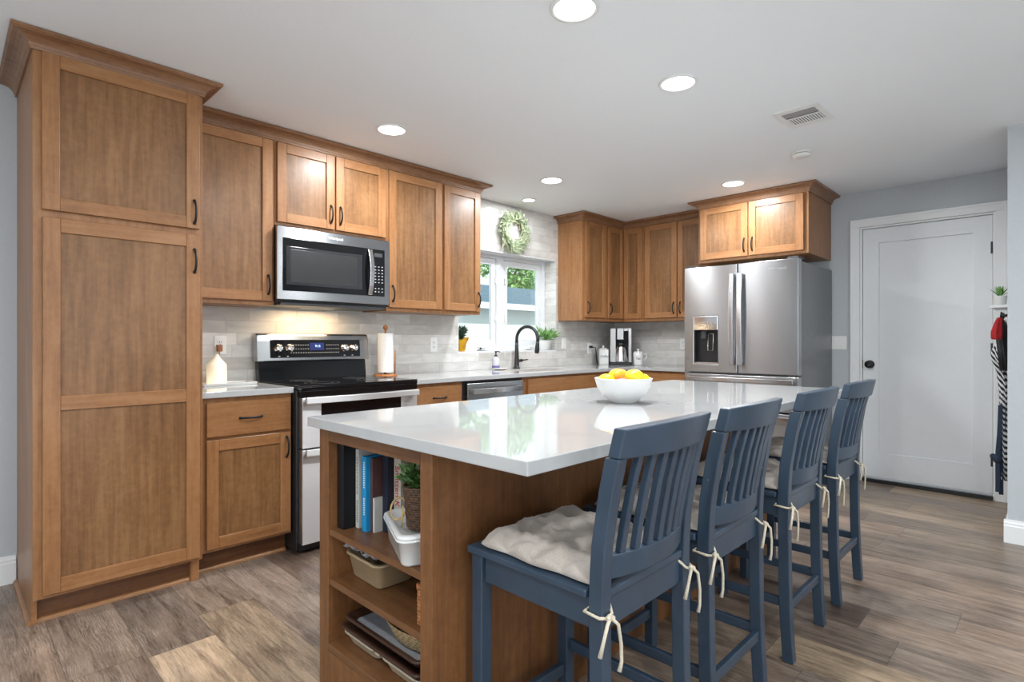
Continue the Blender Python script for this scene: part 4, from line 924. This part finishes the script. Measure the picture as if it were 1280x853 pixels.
def make_cushion():
    t = thing('seat_cushion', 'x', 'cushion', (0, 0, 0))
    m = MB(); N = 56; hx, hy = .197, .199; top = []; bot = []
    for i in range(N+1):
        a = []; b_ = []
        for j in range(N+1):
            u, v = -1+2*i/N, -1+2*j/N
            e = max(0.0, 1-(abs(u)**5))*max(0.0, 1-(abs(v)**5))
            # tufts on a 4 x 4 lattice
            d = 9
            for p in range(-2, 3):
                for q in range(-2, 3):
                    tx, ty_ = p*.46, q*.46
                    if abs(tx) < .95 and abs(ty_) < .95: d = min(d, math.hypot(u-tx, v-ty_))
            puff = (1-math.exp(-(d/.13)**1.3))
            ridge = noise.noise(Vector((u*4.5, v*4.5, 2.0)))*.22-abs(noise.noise(Vector((u*6+3, v*6, 7))))*.28
            z = .006+.052*(e**.4)*(.22+.78*puff)*(1+ridge)
            wob = 1+.020*math.sin(7*v+2)*abs(u)**6+.018*math.sin(8*u+1)*abs(v)**6; rc = 1-.05*(abs(u)*abs(v))**4
            a.append((u*hx*wob*rc, v*hy*wob*rc, z)); b_.append((u*hx*wob*rc*.985, v*hy*wob*rc*.985, .0012+.004*(1-e**.3)))
        top.append(a); bot.append(b_)
    n_ = N+1; V = [p for r in top for p in r]+[p for r in bot for p in r]; F = []
    for i in range(N):
        for j in range(N):
            a = i*n_+j; F.append((a, a+1, a+n_+1, a+n_)); c = a+n_*n_; F.append((c, c+n_, c+n_+1, c+1))
    ring = [(0, j) for j in range(N)]+[(i, N) for i in range(N)]+[(N, N-j) for j in range(N)]+[(N-i, 0) for i in range(N)]
    for k_ in range(len(ring)):
        a = ring[k_][0]*n_+ring[k_][1]; b_ = ring[(k_+1) % len(ring)]; b_ = b_[0]*n_+b_[1]; F.append((a, b_, b_+n_*n_, a+n_*n_))
    m.add(V, F, 'linen', True); m.build('pad', t)
    for sx_ in (-1, 1):
        X0 = sx_*(SWD-.018); zz = -.045; yc = -.206; m = MB(); o1 = .0215
        lp = [(sx_*.165, -.150, .012), (sx_*.160, -.172, -.01), (X0-sx_*.022, yc+.026, zz), (X0+sx_*.0225, yc+.026, zz-.004), (X0+sx_*.0235, yc-.016, zz-.006), (X0+sx_*.010, yc-.0245, zz-.008), (X0-sx_*.012, yc-.0245, zz-.004), (X0-sx_*.0225, yc-.010, zz+.012), (X0-sx_*.022, yc+.012, zz+.02), (sx_*.150, -.160, .010)]
        m.tube(lp, .0038, 'twine', 6)
        kx, ky = X0+sx_*.004, yc-.029
        m.sphere((kx, ky, zz-.007), .0095, 'twine', 12, 8, 1.2, .7, .9); m.sphere((kx-.008, ky-.004, zz-.003), .006, 'twine', 10, 6); m.sphere((kx+.009, ky-.003, zz-.009), .006, 'twine', 10, 6)
        m.tube([(kx, ky-.003, zz-.005), (kx-.022, ky-.010, zz-.012), (kx-.035, ky-.010, zz-.04), (kx-.044, ky-.006, zz-.075)], [.0042, .0042, .0040, .0055], 'twine', 6)
        m.tube([(kx, ky-.003, zz-.005), (kx+.016, ky-.012, zz-.022), (kx+.028, ky-.012, zz-.07), (kx+.036, ky-.008, zz-.115), (kx+.030, ky-.006, zz-.135)], [.0042, .0042, .0040, .0040, .0055], 'twine', 6)
        m.build('tie', t)
    return t
st0 = make_stool(); cu0 = make_cushion()
for i, (x, y, rz, l1, l2) in enumerate(((1.222, .942, 0.0, 'nearest slatted blue bar stool, beside the bookshelf end of the island', 'tufted beige cushion tied to the nearest blue stool'),
                             (1.735, .935, 0.0, 'second blue bar stool, counted from the bookshelf end', 'tufted beige cushion tied to the second blue stool'),
                             (2.37, .930, 0.0, 'third blue bar stool, counted from the bookshelf end', 'tufted beige cushion tied to the third blue stool'),
                             (2.99, .930, 0.0, 'farthest blue bar stool, nearest to the white door', 'tufted beige cushion tied to the farthest blue stool'))):
    s_ = st0 if i == 0 else copy_tree(st0); s_.location = (x, y, 0); s_.rotation_euler.z = rz; tag(s_, l1, group='blue bar stools at the island')
    c_ = cu0 if i == 0 else copy_tree(cu0); c_.location = (x, y, .6205); c_.rotation_euler.z = rz; tag(c_, l2, group='cushions on the bar stools')

# ------------------------------------------------------------------ ceiling fixtures
LP = [(1.675, 1.307, 'recessed ceiling light nearest the camera, at the top edge'), (2.513, 1.324, 'recessed ceiling light over the far half of the island'), (1.877, 2.837, 'recessed ceiling light in front of the microwave cabinets'), (3.346, 2.836, 'recessed ceiling light in front of the sink window'), (3.669, 3.375, 'small recessed ceiling light directly above the sink'), (4.429, 1.855, 'recessed ceiling light in front of the fridge cabinet')]
for i, (x, y, lab) in enumerate(LP):
    r_ = .078 if i != 4 else .052
    t = thing('ceiling_light', lab, 'ceiling light', (x, y, CH), 0, 'recessed ceiling lights')
    m = MB(); m.lathe([(r_, -.0005), (r_+.016, -.0005), (r_+.015, -.005), (r_+.001, -.007), (r_, -.004)], 'white_trim', n=40, cap=False); m.build('trim_ring', t)
    m = MB(); m.lathe([(0, -.0035), (r_-.001, -.0035), (r_-.001, -.0015), (0, -.0015)], 'lamp_lens', n=40); m.build('lens', t)
    la = area('light_source', (0, 0, -.012), (0, 0, 0), r_*1.9, r_*1.9, LAMP_W*(.18 if i == 4 else 1), (.95, .985, 1), 'DISK'); la.parent = t
for x, y in ((-.5, 1.0), (.5, -.6), (-1.6, -.6), (2.6, -1.2)):   # the rest of the ceiling grid, outside the frame
    t = thing('ceiling_light', 'recessed ceiling light outside the frame, near the camera', 'ceiling light', (x, y, CH), 0, 'recessed ceiling lights out of frame')
    m = MB(); m.lathe([(0, -.0035), (.077, -.0035), (.077, -.0015), (0, -.0015)], 'lamp_lens', n=32); m.build('lens', t)
    la = area('light_source', (0, 0, -.012), (0, 0, 0), .15, .15, LAMP_W, (.95, .985, 1), 'DISK'); la.parent = t
t = thing('ceiling_vent', 'white square air vent with grey slots in the ceiling', 'vent', (3.37, 1.015, CH), -.03)
m = MB().cells([-.15, -.10, .10, .15], [-.115, -.085, .085, .115], lambda a, b: not (abs(a) < .10 and abs(b) < .085), -.006, -.0006, 'white_trim', lambda u, v, w: (u, v, w)); m.build('frame', t, .002)
MB().box(-.10, .10, -.085, .085, -.0025, -.0006, 'dark_grey_plastic').build('backing', t)
m = MB()
m.box(-.012, .004, -.084, .084, -.0055, -.0028, 'white_trim')
for k in range(12): y = -.078+.0142*k; m.box(.005, .098, y-.0035, y+.0035, -.0055, -.0028, 'white_trim')
for k in range(4): x = -.090+.018*k; m.box(x-.004, x+.004, -.084, .084, -.0055, -.0028, 'outlet_grey')
m.build('louver', t)
t = thing('smoke_detector', 'round white smoke detector on the ceiling', 'smoke detector', (4.01, 1.22, CH))
m = MB(); m.lathe([(0, -.0006), (.058, -.0006), (.060, -.010), (.056, -.014)], 'white_plastic', n=36); m.build('base', t)
m = MB(); m.lathe([(.052, -.0145), (.052, -.018)], 'dark_grey_plastic', n=36); m.lathe([(.056, -.0185), (.054, -.028), (.035, -.036), (0, -.037)], 'white_plastic', n=36); m.build('cover', t)

# ------------------------------------------------------------------ nook by the door: shelf, plant, hanging cloths
t = thing('hook_shelf', 'small white wall shelf with hooks behind the right wall end', 'shelf', (5.02, .2105, 1.385))
m = MB(); m.box(-.22, .22, 0, .105, .012, .03, 'white_trim'); m.box(-.22, .22, 0, .016, -.075, .0115, 'white_trim'); m.build('board', t, .002)
m = MB()
for x in (-.13, 0, .13): m.tube([(x, .017, -.03), (x, .05, -.035), (x, .06, -.055), (x, .055, -.012)], .004, 'black_metal', 6)
m.build('hook', t)
t = thing('succulent_pot', 'small green succulent in a white pot on the nook shelf', 'plant', (5.02, .278, 1.4155))
m = MB(); m.lathe([(0, .0006), (.028, .0006), (.030, .004), (.036, .062), (.037, .07), (.033, .07), (.031, .06), (0, .06)], 'white_ceramic', n=24); m.build('pot', t)
m = MB()
for k in range(26):
    a = k*2.4; el = .25+.75*(k/26); d = Vector((math.cos(a)*(1.1-el), math.sin(a)*(1.1-el), .4+el)); m.leaf((0, 0, .058), d, (0, 0, 1) if el < .9 else (1, 0, 0), .10-.02*el, .017, 'leaf_bright', .05)
m.build('leaves', t)
def cloth(name, label, cat, loc, mat, secs, extra=None):
    """secs: (z, y offset centre, half width y, half width x)"""
    t = thing(name, label, cat, loc); m = MB(); n = 26
    rings = [[((hx*(1+.25*math.sin(5*a+z*9)))*math.cos(a)+cx, yc+(hy*(1+.20*math.sin(6*a+z*7)))*math.sin(a), z) for a in [2*PI*j/n for j in range(n)]] for z, yc, hy, hx, cx in secs]
    m.loft(rings, mat); m.build('cloth', t); return t
cloth('oven_mitt', 'red and dark oven mitt hanging under the nook shelf', 'oven mitt', (4.885, .2105, 0), 'fabric_red', [(1.335, .062, .012, .015, 0), (1.30, .07, .018, .03, 0), (1.24, .078, .026, .045, 0), (1.205, .078, .026, .045, 0), (1.19, .078, .022, .04, 0)])
cloth('kitchen_towel', 'black towel hanging behind the red mitt in the nook', 'towel', (5.01, .2105, 0), 'black_plastic', [(1.325, .062, .012, .02, 0), (1.28, .062, .030, .04, 0), (1.1, .050, .030, .045, 0), (.98, .045, .025, .045, 0)])
a_ = cloth('striped_apron', 'black and white striped apron with navy ties by the door', 'apron', (5.15, .2105, 0), 'striped_cloth', [(1.325, .055, .01, .02, 0), (1.20, .045, .02, .03, 0), (1.12, .088, .030, .055, -.02), (1.06, .092, .030, .055, -.02), (.98, .070, .026, .05, 0), (.84, .055, .024, .05, 0), (.62, .052, .022, .05, 0), (.40, .055, .026, .05, 0), (.22, .055, .024, .045, 0)])
m = MB()
for dx_, yy, z0_ in ((-.065, .085, .14), (-.04, .068, .12)): m.rbar([(dx_, yy-.015, .74), (dx_-.003, yy-.01, .55), (dx_, yy, .40), (dx_+.004, yy, z0_)], .012, .004, 'navy_cloth', up=(1, 0, 0))
m.sphere((-.07, .088, .37), .028, 'navy_cloth', 14, 10, 1, .9, 1.1); m.sphere((-.07, .108, .385), .018, 'navy_cloth', 12, 8); m.build('tie_straps', a_)

# ------------------------------------------------------------------ outdoors
g = MB().box(-10, 30, 3.87, 40, -.5, -.3, 'pale_bounce_ground').build('ground'); struct(g, 'unseen yard ground outside the window, made pale to bounce light indoors', 'ground')  # ground below the sill view, made pale to throw sunlight up onto the ceiling
t = thing('neighbour_house', 'white neighbouring house with grey shingle roof outside the window', 'house', (14, 14, -.3))
MB().box(-12, 14, 0, 9, .001, 2.62, 'siding_white').build('wall', t)
m = MB(); m.loft([[(x, -.5, 2.62), (x, 2.6, 3.62), (x, 9.5, 2.62), (x, 9.5, 2.74), (x, 2.6, 3.76), (x, -.5, 2.74)] for x in (-12.5, 14.5)], 'shingles', smooth=False); m.build('roof', t)
m = MB(); m.box(-12.5, 14.5, -.58, -.505, 2.56, 2.76, 'fence_white'); m.build('gutter', t)
t = thing('picket_fence', 'white picket fence between the window and the neighbouring house', 'fence', (0, 8.2, -.3))
m = MB(); 
for k in range(90): x = 3+k*.13; m.box(x, x+.09, 0, .02, .001, 1.50+.03*(k % 2), 'fence_white')
m.box(3, 14.8, .021, .06, .4, .5, 'fence_white'); m.box(3, 14.8, .021, .06, 1.2, 1.3, 'fence_white'); m.build('pickets', t)
def tree(x, y, h, lab, seed):
    t = thing('leafy_tree', lab, 'tree', (x, y, -.3)); rg = random.Random(seed)
    MB().tube([(0, 0, .001), (.1, 0, h*.4), (0, .1, h*.8)], [.25, .2, .08], 'bark', 10).build('trunk', t)
    m = MB(); cs = [(rg.uniform(-2.2, 2.2), rg.uniform(-1.5, 1.5), h*rg.uniform(.55, 1.0), rg.uniform(.8, 1.5)) for _ in range(14)]
    for k in range(3600):
        c = rg.choice(cs); v = Vector((rg.gauss(0, 1), rg.gauss(0, 1), rg.gauss(0, 1))).normalized()*c[3]*rg.uniform(.7, 1)
        m.leaf((c[0]+v.x, c[1]+v.y, c[2]+v.z), (rg.uniform(-1, 1), rg.uniform(-1, 1), rg.uniform(-1, .3)), (rg.uniform(-1, 1), rg.uniform(-1, 1), 1), .34, .22, 'tree_leaf', .1)
    m.build('crown', t)
tree(26.5, 25.5, 7.6, 'green leafy tree seen through the right window pane', 1); tree(19.8, 25.5, 7.2, 'green leafy tree seen through the left window pane', 2)
